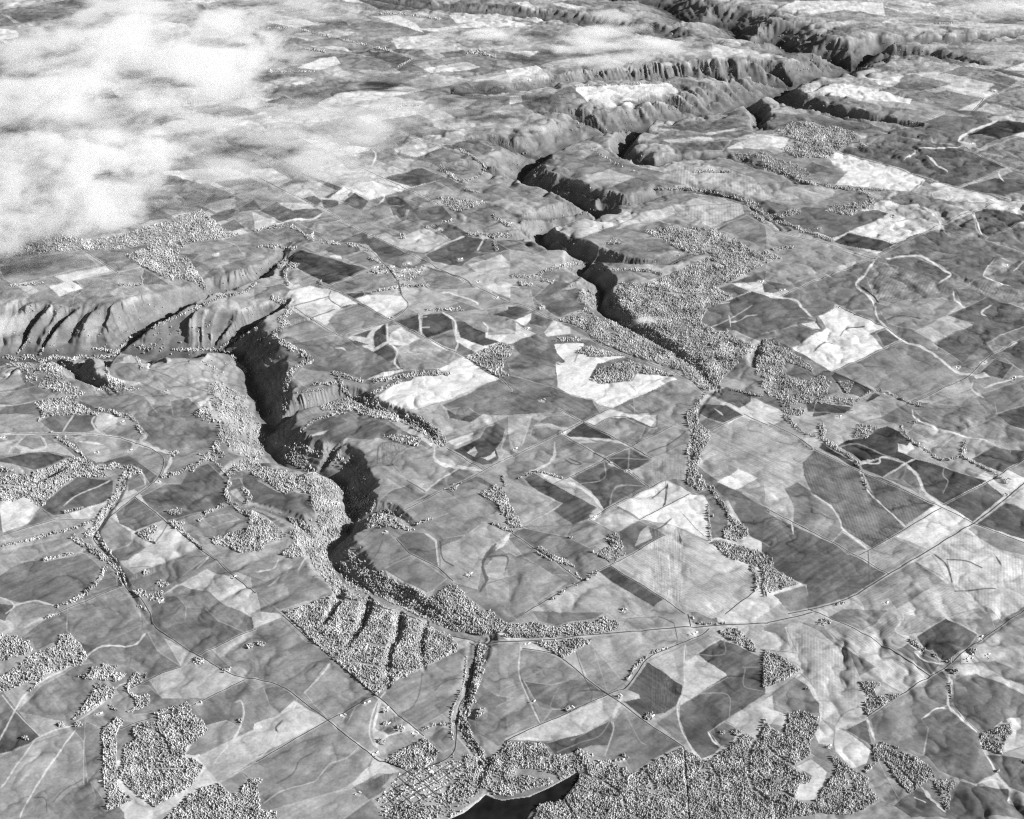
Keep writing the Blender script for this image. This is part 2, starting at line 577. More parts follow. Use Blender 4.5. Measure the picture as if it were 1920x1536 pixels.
c 490,220 6
c 40,210 4
c 1750,1270 4
b 1180,550
b 970,310
b 910,100
b 1750,1270
b 720,320
b 20,220
b 1200,1440
w .4 1640,0 1840,0 1960,140 1990,260 1960,380 1760,330 1640,200
@480,768
f .47 340,150 440,80 580,50 720,110 900,90 1000,130 1060,170 1040,190 860,240 730,210 700,180 600,280 560,270 510,320 430,300 480,230 380,210 540,160
f .44 1090,160 1230,210 1180,215 1090,190
f .64 600,290 690,210 870,240 930,220 1120,290 1100,320 1020,420 760,430 640,350
f .58 910,260 1050,250 1120,290 1040,360 1010,420 900,390
f .6 1030,410 1130,300 1240,280 1330,330 1380,420 1520,430 1280,610 1130,540
f .6 850,600 830,480 900,420 1010,430 1130,540 1300,640 1060,760 900,700
f .5 920,690 1000,620 1160,560 1280,640 1060,760
f .5 1290,590 1530,440 1640,490 1370,620
f .6 1060,780 1400,610 1540,700 1440,780 1180,870
f .57 1180,870 1400,790 1500,710 1480,620 1560,560 1640,540 1790,590 1670,640 1800,760 1740,810 1560,960 1400,960
f .66 1390,1010 1560,950 1740,820 1920,900 1780,1010 1700,1130 1660,1360 1500,1310 1380,1180
f .47 1400,970 1560,950 1600,900 1540,970 1440,1010 1390,1030
f .57 700,1050 880,890 960,900 1150,1090 880,1210 780,1100
f .49 1050,970 1150,920 1260,930 1350,1010 1370,1180 1150,1080
f .57 960,1190 1180,1090 1430,1270 1330,1350 1280,1370
f .77 960,1190 1280,1370 1340,1350 1310,1410 1100,1330 1000,1260
f .62 1720,1330 1920,1240 1920,1460 1740,1420
f .66 1730,1310 1720,1190 1780,1120 1900,1100 1880,1200 1890,1260
f .45 0,500 130,600 220,640 290,620 410,640 400,710 470,790 470,840 400,850 300,810 240,800 120,830 0,760
f .56 130,850 230,800 300,860 180,880
f .59 0,1060 230,980 290,990 180,1090 280,1120 330,1100 240,1220 90,1340 0,1390
f .55 10,1390 130,1300 330,1110 400,1100 410,1180 530,1280 580,1370 180,1520
f .64 1250,50 1340,10 1380,0 1450,70 1620,100 1640,160 1420,240 1400,180
f .8 1430,240 1630,170 1620,220 1500,280
f .41 1430,10 1540,0 1560,40 1600,0 1690,50 1600,100 1450,70
f .39 1480,310 1680,220 1720,140 1800,110 1870,150 1850,230 1800,300 1820,370 1760,420 1700,430
f .76 1580,320 1640,280 1660,330 1640,360
f .82 1650,350 1700,370 1760,350 1790,320 1800,360 1740,390
f .74 1630,100 1720,55 1760,90 1640,140
l .82 7 1340,290 1340,380 1400,420 1540,440 1700,470
l .84 5 700,200 610,280
l .84 5 540,160 370,200
l .84 4 470,230 410,270
l .8 3 1530,440 1380,530 1270,620
l .82 2.5 170,1110 130,1200 0,1230
l .82 2.5 380,1090 310,1210
l .7 3 1880,180 1840,290 1860,330 1780,440
l .42 7 1800,1010 1720,1110 1700,1200 1730,1280 1680,1370
l .78 4 1260,930 1340,980 1350,1010 1370,1190
l .45 4 1720,1110 1850,1100 1890,1130 1870,1210
l .4 1.5 1130,540 1270,620
l .4 1.3 910,410 920,290 1000,250 1100,270
l .4 1.3 1010,420 1050,350 1120,300
l .4 2 1380,990 1400,1120 1480,1180
l .4 1.5 950,980 920,1050 890,1100
l .82 7 1920,900 1860,1000 1800,1060
r 1060,780 1700,470 1920,350
r 1430,290 1700,460
r 1050,970 1150,1080 1370,1190 1480,1290
w 1 0,380 60,430 300,490 480,520 610,610 630,720 700,850 700,890 620,970 480,900 460,830 480,790 410,700 420,640 300,600 220,640 60,540 0,490 =I
w 1 0,770 100,830 240,960 160,980 0,1050
w 1 230,800 420,870 620,970 560,1030 530,1100 620,1260 720,1390 900,1440 1100,1536 260,1536 300,1500 590,1390 570,1330 430,1180 400,1090 280,1120 190,1090 300,990 240,930 300,900 =I
w .45 280,200 350,330 460,480 520,520 640,580 830,640 870,700 800,860 720,880 640,620 480,520 200,380
w 1 320,170 420,80 580,20 700,30 600,40 440,90 360,150 320,200 330,250 440,310 520,330 430,340 330,300
w .8 560,300 620,340 700,400 800,460 830,560 800,570 760,470 620,380
w 1 800,640 880,630 900,680 870,780 840,750
w 1 800,830 980,750 1040,780 1060,850 1220,910 1190,920 1000,880 820,890
w 1 690,1050 760,1100 850,1220 940,1210 970,1250 1090,1320 1200,1340 1310,1420 1480,1300 1780,1536 1240,1536 900,1400 760,1260 690,1100 =J
w .5 650,1130 720,1260 900,1420 1200,1520 900,1420 700,1330 620,1230
w 1 1080,90 1140,40 1250,60 1390,170 1430,240 1380,290 1220,170
w 1 700,0 900,0 1080,50 1060,90 900,70 780,40
w .8 950,200 1080,190 1240,220 1220,280 1100,260
w 1 1670,630 1790,590 1840,590 1880,700 1840,800 1820,720
t 8 1790,590 1880,680 1900,850
w .8 1410,600 1580,520 1480,620
t 4 1780,860 1920,920
t 3 1180,870 1320,820
c 1600,1240 9
t 4 1850,500 1870,580
b 710,310
b 960,920
b 1600,1235
@960,768
f .7 0,0 150,50 60,280 0,280
f .52 190,110 260,60 400,50 520,90 420,140
f .53 140,200 150,150 260,130 380,160 350,190 240,230
f .5 360,0 620,0 660,30 540,90
f .37 400,190 540,95 750,215 720,225 440,210
f .8 550,95 740,10 860,40 1080,50 1080,120 1050,140 900,70 740,70 620,125
f .5 880,0 1000,0 1080,35 960,40
f .54 620,130 740,80 860,80 1000,140 960,230 900,270 740,200
f .62 960,240 1060,150 1200,120 1100,60
f .6 900,280 1210,130 1340,170 1310,260 1060,370
f .53 1180,310 1340,180 1320,260
f .53 500,260 740,250 820,250 880,280 700,360
f .44 710,370 890,290 1040,380 880,480
f .6 900,470 1150,340 1310,270 1300,540 1180,540 1030,580
f .6 0,360 300,220 320,260 260,420 0,510
f .6 350,280 430,240 690,370 400,520 250,450 310,370
f .43 450,520 700,390 870,480 1010,580 690,750 600,620
f .41 90,530 170,490 640,740 590,780 620,800 460,870 310,760 380,710 200,620
f .8 200,480 380,530 310,560
f .9 780,730 1150,540 1320,635 950,830
f .78 1150,540 1200,570 1320,635 1150,720
f .92 960,830 1090,770 1330,640 1440,650 1470,720 1470,990 1230,880
f .74 590,830 770,740 950,840 810,920 770,930
f .46 800,920 950,840 1150,950 860,1100 810,1010
f .68 960,930 1020,870 1050,980 920,1030
f .55 80,880 460,870 580,840 740,930 700,1000 580,1050 420,970
f .56 90,880 310,760 460,870 420,960 250,960
f .55 0,930 90,890 420,960 720,1160 520,1280 300,1130 0,950
f .6 0,600 220,640 370,710 90,870 0,800
s .72 30 860,1100 1150,950 1240,890 1470,1000 1650,1130 1830,1230 1830,1360 1600,1536 1500,1536 1100,1380 770,1150
f .4 650,1220 730,1170 1140,1430 1060,1480 840,1360
f .66 150,1520 640,1230 900,1420 1060,1490 960,1536
f .6 0,1080 120,1150 420,1300 100,1520 0,1536
f .52 0,960 60,950 180,1040 420,1250 300,1250 100,1120
s .66 -25 1490,200 1720,60 1920,120 1920,720 1680,610 1850,520 1700,450 1540,540 1400,440 1450,260
f .91 1540,545 1700,455 1850,520 1680,610
f .45 1500,560 1550,550 1920,760 1920,1030 1780,950 1700,830 1620,700
f .5 1380,640 1500,590 1600,720 1620,850 1580,960 1500,980 1470,720 1440,650
f .4 1390,0 1600,0 1730,50 1590,110 1400,40
f .54 1400,40 1590,120 1520,160 1400,140
l .8 6 320,250 310,370 200,450 50,520
l .75 5 150,30 100,200 70,280
l .84 6 390,540 500,580 620,670 690,760
l .78 5 430,215 740,235 900,280
l .75 4 160,130 300,120 410,170
l .65 2.5 730,730 780,590 1000,580
l .62 2.5 880,290 870,480
l .62 2 720,375 1040,380
l .65 2 690,390 690,520 480,560
l .8 3 1520,0 1580,50
l .84 3 620,125 740,70 870,70
l .35 1.3 620,125 740,70 870,70 1060,145 1090,50
l .35 3 1165,560 1150,690 1130,740
l .4 2 1020,330 1180,260 1300,170
l .4 2 1050,670 1150,590
l .4 2 400,380 450,410 520,410 430,370
l .4 4 1250,920 1270,1020
l .42 3 1200,820 1120,890 1030,930
l .75 4 590,830 760,780 800,880
l .45 1.2 1280,790 1440,960
r 0,360 530,95 740,0
r 390,200 690,370 870,480 1030,580
r 400,525 900,275 1210,130
r 350,0 530,95 900,280 1050,375
r 580,830 690,760 1130,545
r 950,840 1330,640
r 100,1530 640,1220 870,1100 1150,950
r 0,930 300,1130 500,1280
r 730,1170 1140,1430 1300,1536
r 1840,1360 1600,1536
r 1500,160 1730,50
r 1740,40 1920,120
w 1 1310,30 1390,0 1400,100 1500,180 1480,240 1420,340 1400,400 1390,470 1480,580 1400,610 1310,560 1320,440 1310,300 1350,200 1310,100
t 7 1490,590 1600,740 1640,820 1720,880 1760,940
w 1 1580,900 1700,850 1770,890 1760,950 1680,990 1590,970
w 1 1490,1000 1560,980 1880,1080 1920,1130 1920,1250 1840,1180 1700,1130 1650,1130
t 7 1800,1180 1840,1280 1830,1350
t 8 1880,1180 1900,1400
t 3 1470,720 1490,980
w 1 700,960 790,930 850,1080 800,1140 750,1150 590,1070 640,1080 700,1040 760,1030
w 1 170,1030 210,1020 300,1090 450,1150 480,1190 340,1150 190,1090
w 1 0,700 40,800 80,890 0,890
t 2 430,1210 430,1290
t 2 480,1230 520,1280
t 5 640,1225 450,1330 300,1420
t 3 50,520 200,470 380,520
c 440,965 4
c 840,1510 7
c 1500,800 4
b 380,180
b 730,410
b 840,1510
b 870,475
b 610,810
b 20,300
@1440,768
s .68 -30 0,110 350,310 260,400 250,520 110,590 170,720 100,770 0,700
f .74 250,220 350,150 400,230 380,290 340,290
f .36 280,0 640,0 580,30 300,20
f .68 570,60 660,0 830,0 850,60 700,100
f .53 1090,10 1400,0 1700,0 1720,50 1500,150 1400,185 1220,110
f .39 1710,50 1840,0 1920,0 1920,160 1850,140
f .66 1100,120 1400,190 1200,330 1030,200
f .64 1210,340 1400,200 1490,150 1700,240 1700,290 1520,370 1440,370
f .4 1520,380 1680,290 1810,310 1840,420 1760,490
f .41 1820,310 1920,310 1920,370 1830,430
f .34 520,280 600,230 740,220 800,150 900,130 980,170 1060,260 1090,290 1000,330 1100,370 1030,410 900,360 830,370 700,390 640,340
f .36 700,420 860,370 1020,410 860,510 710,450
f .9 970,270 1040,290 1070,260 1100,310 1040,340 970,320
f .51 870,520 1030,420 1090,470 1140,580 1130,640
f .36 1040,410 1110,380 1260,420 1640,540 1320,710 1190,640 1130,500
f .45 1320,710 1640,550 1770,650 1540,840
f .36 380,290 410,260 660,410 690,460
s .49 70 270,400 350,310 680,470 720,560 920,780 1020,890 780,1040 560,900 530,790 330,640 270,500
s .46 70 710,480 860,520 1250,730 1030,880 800,660
f .58 120,600 220,550 480,730 550,860 560,910 480,1000 190,850 170,700
f .42 0,780 480,1010 740,1160 890,1240 720,1370 400,1480 280,1500 290,1320 0,1170
f .5 40,1400 280,1320 300,1400 290,1500 240,1536 190,1536
f .55 480,1000 560,930 740,1050 600,1090
s .6 -30 760,1060 950,960 1170,1070 1110,1120 900,1230 760,1150
f .82 960,950 1290,750 1540,850 1440,900 1180,1050
f .74 1310,750 1530,850 1450,890
f .62 1550,865 1920,1010 1920,1110 1680,1040 1500,910
s .77 90 1240,1070 1490,920 1700,1040 1920,1120 1920,1480 1750,1536 1660,1500 1400,1370 1340,1130
f .46 1560,860 1780,700 1920,780 1920,1000
f .84 1790,690 1920,580 1920,770
s .6 -25 600,1420 1100,1140 1330,1280 960,1510 900,1420 700,1480
f .76 1110,1140 1230,1080 1370,1240 1380,1340
s .7 -30 960,1520 1320,1300 1400,1380 1500,1480 1600,1536 940,1536
l .84 3.5 690,460 740,600 930,790 1040,890
l .84 4.5 340,640 470,730 540,840 570,910 750,1050
l .75 3 110,590 180,720 180,850
l .84 4.5 700,400 830,410 840,365 920,370 1030,410
l .82 7 1030,420 1120,510 1180,640 1300,720
l .82 6 1080,10 1110,80 1250,150 1400,190 1640,240
l .88 5 175,850 190,940
l .7 6 1220,1070 1280,1180 1340,1280 1490,1400 1640,1536
l .6 2.5 520,290 640,260 740,290 1020,410
l .6 2 870,520 1000,525 1040,430
l .6 2 1000,525 1130,640
l .6 2 1330,410 1310,500 1350,540 1310,640
l .4 2 750,1060 760,1290
l .4 3 1240,1080 1340,1180 1380,1310
l .42 2 560,1260 700,1250 740,1200
l .42 3 560,1330 700,1340 740,1310
l .42 2 1340,1130 1480,1150 1600,1200
l .42 4 1700,1100 1750,1190
l .42 2 1400,1370 1700,1360
h 150,1536 320,1500 600,1420 920,1230 1540,855 1920,560 2050,460
r 0,100 220,210 350,300 700,470 1300,740 1550,855 1920,1010
r 0,760 480,1000 910,1240
r 680,1100 1300,745
r 1920,380 1760,490 1310,720
w 1 0,1170 60,1200 210,1290 230,1310 0,1390
w .6 90,0 170,0 180,80 280,180 420,230 500,260 480,280 380,220 220,160 120,80
t 9 400,120 420,220 500,280
w .8 660,110 830,130 740,220 640,220
t 4 500,290 680,400
c 220,20 14
t 3 1000,130 1060,220 1140,280 1220,330 1300,380 1460,360
t 7 1480,250 1460,340
t 5 1060,100 1110,90
t 3 1460,360 1700,480 1800,560
t 2 270,260 340,300
t 3 320,1500 580,1450
t 2 650,400 700,460 740,600
b 1780,640
b 880,1460
b 1800,540
b 530,60
@0,384
f .55 0,470 300,380 480,360 640,370 730,450 560,490 300,560 100,600 30,560
f .54 620,350 700,300 880,340 1100,300 1120,330 980,390 1060,470 890,510 800,460
f .8 410,540 790,460 830,500 560,570 500,590
f .84 370,620 540,575 620,630 450,690
f .56 570,570 1060,470 1280,600 1060,600 900,610 680,750 560,690 630,640
f .48 1060,560 1080,480 1270,590 1080,600
f .52 190,700 370,620 450,690 560,690 540,760 300,740 200,760
f .58 1340,340 1460,290 1660,265 1780,310 1840,400 1600,480 1450,420 1500,370 1340,370
f .5 1520,100 1740,30 1770,40 1740,100 1600,140
f .5 1640,160 1760,110 1850,180 1700,200
f .48 1790,30 1900,0 1920,40 1800,70
f .8 1530,20 1760,0 1770,20 1620,60
f .64 800,1200 1000,1180 1080,1220 1300,1300 1500,1420 1400,1440 1260,1420 1060,1340 830,1290
f .76 1080,1210 1300,1160 1320,1180 1120,1230
f .66 1110,1230 1300,1230 1500,1400 1600,1420
f .5 1280,1480 1410,1440 1530,1536 1300,1536
f .86 1420,1440 1550,1410 1600,1536 1540,1536
f .56 600,1460 720,1420 940,1390 1080,1440 1180,1536 760,1536
f .64 0,1290 150,1270 190,1340 0,1400
f .6 0,1420 300,1350 460,1380 400,1440 120,1500 0,1490
f .48 300,1350 480,1380 420,1440
f .5 40,1510 240,1480 330,1536 0,1536
f .8 30,1250 140,1230 170,1260 40,1280
r 550,290 890,515
w 1 940,380 1130,310 1240,310 1500,40 1560,80 1700,200 1800,230 1560,270 1400,290 1340,370 1420,400 1460,480 1600,680 1560,650 1400,560 1300,570 1060,460 =K
w .6 320,370 640,280 900,230 1350,90 1500,40 1560,100 1200,310 1100,300 880,340 620,340
w .6 -400,420 0,400 320,370 640,280 560,120 -400,200
t 6 -60,1170 40,1140 120,1168 220,1142 310,1172 420,1145 520,1168 610,1140 720,1150 860,1128
t 5 700,1080 900,1110
w .4 1000,1060 1260,1040 1240,1090 1060,1100
w .5 0,1190 500,1190 460,1280 520,1340 640,1400 560,1430 400,1400 200,1330 170,1240
w 1 260,1480 520,1440 640,1410 560,1480 760,1536 320,1536
w 1 800,1180 820,1290 1050,1380 1000,1400 720,1400 800,1350
t 5 1030,1150 1060,1230
t 5 1300,1090 1600,1090 1720,1120 1840,1250
w .5 1560,1320 1680,1350 1850,1440 1850,1536 1620,1536 1560,1400
t 4 860,1130 1000,990 1320,850 1660,690
t 5 1640,690 1830,660 1920,600
t 4 1650,1080 1920,930
t 3 90,610 330,590
t 3 900,605 1060,600 1060,540
t 3 130,1120 220,1010
t 3 300,1130 360,1000
t 3 1520,1180 1680,1270
b 1620,375
b 1240,1400
b 560,630
@480,384
f .46 20,50 150,0 270,55 460,30 500,60 430,100 200,140
f .76 150,0 400,0 470,30 270,50
f .76 0,60 180,150 0,190
f .44 490,0 620,0 620,20 510,30
f .44 630,0 800,0 720,25
f .58 530,40 720,0 940,20 1010,60 990,90 800,110 700,150
f .55 300,140 560,100 750,180 640,250 500,220
f .5 450,100 560,80 640,120 540,140
f .45 1000,20 1110,10 1130,50 1110,100 1030,90
f .6 870,150 1050,85 1110,140 980,190
f .46 1120,120 1150,40 1400,10 1480,110 1270,180 1180,140
f .49 1020,180 1220,130 1270,170 1140,220
f .44 1300,170 1440,140 1600,220 1470,270
f .44 620,280 810,200 1130,370 960,430 830,300
f .74 990,270 1150,230 1270,180 1460,270 1260,370 1140,350
f .41 1270,380 1560,240 1700,260 1800,360 1640,400 1540,470 1320,440
f .44 1640,360 1760,260 1900,340 1820,370
f .58 340,310 480,280 470,370
f .51 490,320 560,290 760,300 780,350 640,400
f .88 530,385 640,390 640,415 560,400
f .55 660,410 800,350 940,450 850,490
f .36 220,420 340,340 840,490 550,610 400,530 300,480
f .6 240,480 300,480 450,570 280,610 220,570
f .57 560,610 800,550 1020,530 1070,600 860,650 660,670
f .39 670,680 800,640 820,690 730,710
f .83 160,690 400,610 560,640 760,740 640,770 580,840 530,910 290,770
f .85 750,710 830,680 1090,690 1140,760 990,860
f .54 0,630 180,600 270,640 230,680 0,740
f .57 540,870 600,810 760,740 990,870 880,920 620,980
f .57 160,880 280,800 600,980 340,1030 180,950
f .58 1020,870 1130,770 1220,820 1100,860
f .37 1040,880 1220,815 1230,880 1220,970
f .35 1250,830 1390,815 1470,870 1480,940 1280,1000 1240,960
f .35 1500,880 1690,880 1730,930 1720,1000 1830,1035 1700,1070 1540,1010
f .83 690,1000 860,930 990,900 1000,1050 880,1110 750,1040
f .38 730,990 870,940 830,1000
f .38 890,960 975,900 980,1040 890,1080 880,1010
f .4 690,1010 850,1050 760,1070
f .38 880,1110 960,1060 1030,1090 1050,1150 1010,1190
f .77 1000,980 1090,920 1230,1010 1160,1060 1000,1070
f .64 1050,1090 1240,1010 1550,1150 1360,1240 1100,1250 1060,1150
f .55 1300,1010 1480,950 1510,1040 1490,1100
f .5 1500,1110 1520,1040 1640,1110 1560,1150
f .53 450,1200 640,1080 880,1110 1060,1220 820,1320 600,1250
f .94 1360,1240 1560,1155 1680,1230 1540,1290
f .94 920,1440 1040,1350 1260,1290 1680,1240 1830,1310 1400,1480 1200,1536 940,1500
f .85 830,1310 1080,1225 1110,1250 900,1320
f .5 1390,1510 1830,1310 1920,1400 1920,1536 1500,1536
f .62 280,1300 350,1230 560,1260 600,1330 400,1380
f .55 680,1360 1000,1330 860,1440 720,1440
f .56 1250,560 1310,470 1660,620 1560,680 1300,630
f .62 1300,650 1700,630 1900,730 1700,790
f .62 1440,820 1920,760 1920,980 1740,980
f .78 1700,620 1840,580 1920,620 1920,720
f .38 1770,830 1920,780 1920,880
f .74 1590,460 1840,380 1900,440 1880,470 1660,510
l .86 3.5 500,60 430,110 300,120 0,190
l .86 4 1220,820 1230,880 1240,980
l .8 2 1235,930 1300,930
l .8 2 1235,850 1280,845
l .86 5 1400,810 1490,880 1500,980 1520,1040 1610,1040 1700,1070
l .84 4 1520,1040 1490,1110
l .84 4 1010,1000 990,1050 880,1100
l .84 4 1000,1050 1060,1110 1040,1190 1100,1250
l .84 3 1710,260 1650,360
l .84 3 1480,270 1560,240
l .84 3 590,1080 650,1080 680,1110
l .84 3 1700,880 1740,930 1725,1000
l .84 3 1380,670 1460,670 1640,730 1670,760
l .4 1.5 560,650 550,710 640,770
l .4 1.5 290,765 540,690
l .4 1.5 420,850 590,790
l .4 2 1270,470 1560,560 1620,620
l .4 2 860,1290 950,1260 1100,1230
r 430,0 530,40 760,180 1210,400 1320,460 1700,640 1920,745
r 450,590 730,710 1000,860 1560,1150 1830,1310 1920,1400
r 620,985 1000,870 1140,760 1090,680 1060,570 960,450 860,350 770,310
r 290,780 620,985
r 550,610 940,450
t 5 0,200 200,160 300,180 400,250 560,290 780,310 840,340
w .4 820,520 960,450 1060,470 1290,470 1200,560 1130,580 1040,520
t 5 850,400 960,450 1060,560 1090,680
t 4 1100,610 1320,610
t 4 860,660 1060,620
t 5 1280,790 1560,790
w 1 1560,1150 1840,1035 1920,1080 1840,1230 1900,1290 1830,1300 1700,1220
t 6 20,320 100,310 300,330
t 6 220,420 180,460 320,450 220,500 240,600
t 9 130,700 260,780 180,860 240,900 140,960 200,1040 400,1150 350,1200 260,1260 220,1430 210,1536
t 6 580,1260 660,1290 800,1330
t 6 600,1270 700,1440
t 7 900,1320 1260,1270 1440,1270
t 4 820,1440 1080,1330
w 1 480,1510 740,1440 900,1450 940,1536 500,1536
t 4 420,1350 600,1340
t 3 310,1410 520,1390
w 1 1360,0 1760,0 1540,50 1470,50
t 8 1790,100 1920,160
t 6 1600,220 1920,240
t 6 1780,240 1800,340
t 3 1280,170 1500,110
c 1100,240 8
c 480,590 7
c 420,230 6
b 1530,420
b 1380,200
b 870,240
b 1660,580
b 1800,700
b 1010,850
b 900,480
b 960,500
b 1100,500
b 1160,490
b 1210,510
b 1080,540
b 1130,450
b 1250,470
b 1020,470
@960,384
f .47 160,700 300,580 400,570 520,640 490,710 580,770 340,850 240,780
f .62 0,340 140,360 380,450 330,500 200,520 0,540
f .62 0,620 140,640 170,780 0,730
f .39 0,770 40,770 130,800 0,880
f .9 10,880 150,810 140,860 100,910
f .46 130,900 160,820 300,880 220,920
f .8 240,960 310,880 440,930 440,980 260,1000
f .62 440,930 600,1020 520,1010 440,990
f .94 320,1050 540,1040 540,1080 460,1110 620,1150 860,1140 640,1200 580,1300 680,1340 760,1340 900,1330 940,1270 1160,1290 1240,1320 900,1460 760,1530 660,1510 600,1460 440,1430 340,1370 330,1200 400,1180 340,1120
f .54 0,1180 160,1190 320,1220 340,1380 0,1280
f .5 0,1400 240,1480 340,1390 440,1440 600,1470 640,1536 0,1536
f .56 910,1460 1240,1325 1420,1420 1380,1536 920,1536
f .41 1480,1420 1600,1380 1800,1410 1790,1480 1700,1530
f .6 1560,1370 1740,1260 1900,1390 1880,1440
f .64 350,260 560,290 700,320 740,240 640,210 500,270
f .56 730,340 870,270 1100,260 1340,360 1180,350 1050,410 740,400
f .74 760,190 950,70 1200,20 1240,60 1100,130 960,140
s .7 90 1240,80 1300,20 1720,0 1740,70 1500,180 1290,100
f .53 1520,190 1760,80 1900,160 1920,340 1660,230
f .66 1110,500 1200,430 1330,430 1330,460 1180,520
f .6 640,520 960,500 1140,530 980,590 720,600
f .43 1640,590 1920,480 1920,560 1720,615
f .45 1530,630 1640,600 1780,650 1660,700
f .85 1640,600 1920,570 1920,680 1780,640
f .45 1410,880 1470,780 1800,650 1920,700 1920,1000 1840,1030 1660,950 1540,950
l .8 3.5 1625,835 1635,875 1640,925
l .78 2.5 1640,890 1720,870 1760,845 1840,830
l .75 2 1500,920 1620,870 1800,760
l .8 2 1500,760 1630,730
l .6 1.5 560,1340 520,1370
l .6 2 470,1180 500,1100
l .72 2 690,1350 700,1430 620,1480
l .7 2 860,1330 930,1410
r 0,740 160,790 330,880 440,900 560,960 630,1040 900,1150 1240,1270 1440,1420
w 1.1 780,650 820,590 980,600 1180,530 1340,450 1480,400 1520,370 1300,380 1360,370 1240,330 1120,260 980,200 1160,170 1500,180 1700,270 1760,320 1900,440 1640,580 1520,620 1660,690 1460,790 1410,880 1540,950 1610,960 1760,1080 1810,1110 1740,1130 1600,1290 1500,1400 1440,1400 1330,1290 1240,1240 900,1130 640,1030 560,950 350,870 560,780 660,860 860,890 940,960 1150,1040 1300,1130 1320,1000 1200,930 880,850 760,760 =L
w 1.1 880,850 1200,930 1320,1000 1300,1130 1150,1040 940,960 860,890 =L
g 1.5 1000,620 1240,670 1460,680
g 1.5 1340,1000 1290,1100 1160,1180
g 1.5 1480,420 1600,470 1500,560
g 1.3 900,900 980,1000 960,1080
w 1 590,1320 640,1240 860,1170 1250,1290 920,1260 900,1320 760,1330 680,1350
w 1 470,1110 560,1060 830,1130 640,1150
w 1 300,1030 340,1000 520,1000 520,1030
w 1 1760,330 1860,360 1900,420 1840,420
w 1 1830,1130 1920,1160 1920,1320 1830,1280
t 9 1620,960 1700,1040 1920,1100
w .8 1740,0 1830,0 1920,110 1880,140 1780,60
w .5 690,300 760,250 850,270 800,300
t 6 0,540 100,540 300,580
t 6 200,520 380,460 560,440
t 8 60,590 140,600
w .4 500,640 620,650 660,760 580,780 500,710
t 4 630,490 960,490 1120,520
t 4 1390,1510 1450,1420
t 8 1400,1480 1380,1536
t 3 1640,1390 1880,1440
c 220,770 8
b 230,1470
b 110,930
b 220,770
b 1870,580
b 340,1200
@1440,384
f .47 60,110 270,20 600,30 620,100 700,60 820,40 900,80 860,100 620,200 480,250 360,210 200,190
s .87 30 610,200 900,90 1080,130 1190,200 980,290 800,250
f .76 990,180 1080,130 1190,200 1120,220
f .34 490,280 600,210 800,260 950,295 850,350 690,330
f .6 0,200 220,250 420,290 700,400 420,520 200,600 0,640
f .47 0,560 120,600 170,620 40,670 0,660
f .5 90,690 720,415 780,430 640,600 780,740 740,800 600,810 520,770 380,830 340,850 230,740
f .66 870,20 1120,10 1240,80 1240,130 1100,130 960,90
f .58 1180,30 1400,0 1540,30 1310,150 1260,80
f .68 1360,20 1580,10 1560,50
f .43 1530,70 1620,30 1780,60 1920,110 1920,130 1800,190 1640,240 1570,200
f .52 1320,160 1530,80 1560,200 1600,250 1320,240
f .82 1660,10 1920,0 1920,90 1700,30
f .86 1860,160 1920,140 1920,180
f .5 1650,250 1830,180 1920,200 1920,380 1620,270
f .5 820,370 1100,230 1300,190 1340,260 1620,280 1900,380 1700,410 1600,560 1400,640 1300,600 1370,540 1280,440 1100,390 860,410
f .47 900,430 1100,400 1260,460 1370,540 1280,590 980,470
s .54 -60 740,560 830,430 980,470 1380,640 1160,760 900,740 790,700
f .6 840,800 1000,720 1300,710 1440,750 1340,830 1100,950 900,900
f .7 1100,960 1330,850 1540,900 1240,1040
f .44 1350,830 1640,700 1920,800 1920,890 1640,1030 1460,1190 1240,1050 1540,910
f .5 1400,650 1580,640 1620,690 1450,750
s .56 -60 1500,640 1620,570 1920,680 1920,790
f .92 380,840 520,770 640,820 880,930 760,970 860,1080 480,1260 340,1170 180,1080 400,960 440,930
f .92 250,900 350,880 390,940 330,940
f .41 810,970 880,940 1000,1020 870,1070
f .47 0,700 140,710 230,760 320,840 240,900 0,980
f .48 60,990 240,910 380,960 180,1070
f .56 490,1260 860,1090 1000,1030 1250,1130 1420,1250 1500,1280 1040,1480 900,1400 660,1340
f .37 470,1300 500,1270 650,1330 800,1400 700,1450 560,1420
f .37 330,1536 360,1480 500,1520 640,1536
f .37 730,1480 800,1410 850,1430 760,1480
f .43 1590,1260 1700,1160 1840,1210 1760,1310 1660,1290
f .82 1540,1280 1620,1260 1670,1300 1560,1310
f .66 1100,1480 1500,1290 1540,1380 1240,1490
f .64 1200,1500 1560,1380 1600,1430 1420,1510
f .52 1610,1420 1920,1310 1920,1500 1700,1536
f .45 1650,1130 1920,1010 1920,1290 1770,1160
f .5 1640,1040 1920,900 1920,1000 1700,1130
l .84 5.5 800,420 720,540 660,610 790,740 830,870 1000,1020 1180,1090 1400,1250 1560,1280
l .86 5 880,410 1110,390 1260,450 1310,500 1370,540 1280,600
l .86 4.5 0,680 200,720 250,770 330,850
l .86 3.5 1700,410 1620,520 1640,560 1820,620
l .82 4 1920,430 1840,500
l .82 3 1540,60 1560,140 1610,240
l .82 4 1140,20 1260,110 1300,160 1330,240
l .82 4 1540,1320 1530,1390 1620,1450
l .82 4 1620,1380 1840,1310 1920,1300
l .82 3 700,1450 800,1400 900,1420
l .82 3 1640,840 1600,810 1680,760
l .86 3 1390,660 1400,720 1450,750
l .22 2.5 690,620 790,700 830,740
l .4 3 360,850 370,900 400,940
l .42 3 350,880 230,870 120,930
l .42 2.5 340,1110 430,1040 500,1050
l .42 2 540,990 590,930 720,920
l .4 3 870,880 1000,840 1150,860
r 0,160 200,240 420,290 760,400 810,410 840,380 1310,150 1700,0
r 80,695 760,410
r 520,770 890,930 1020,1020
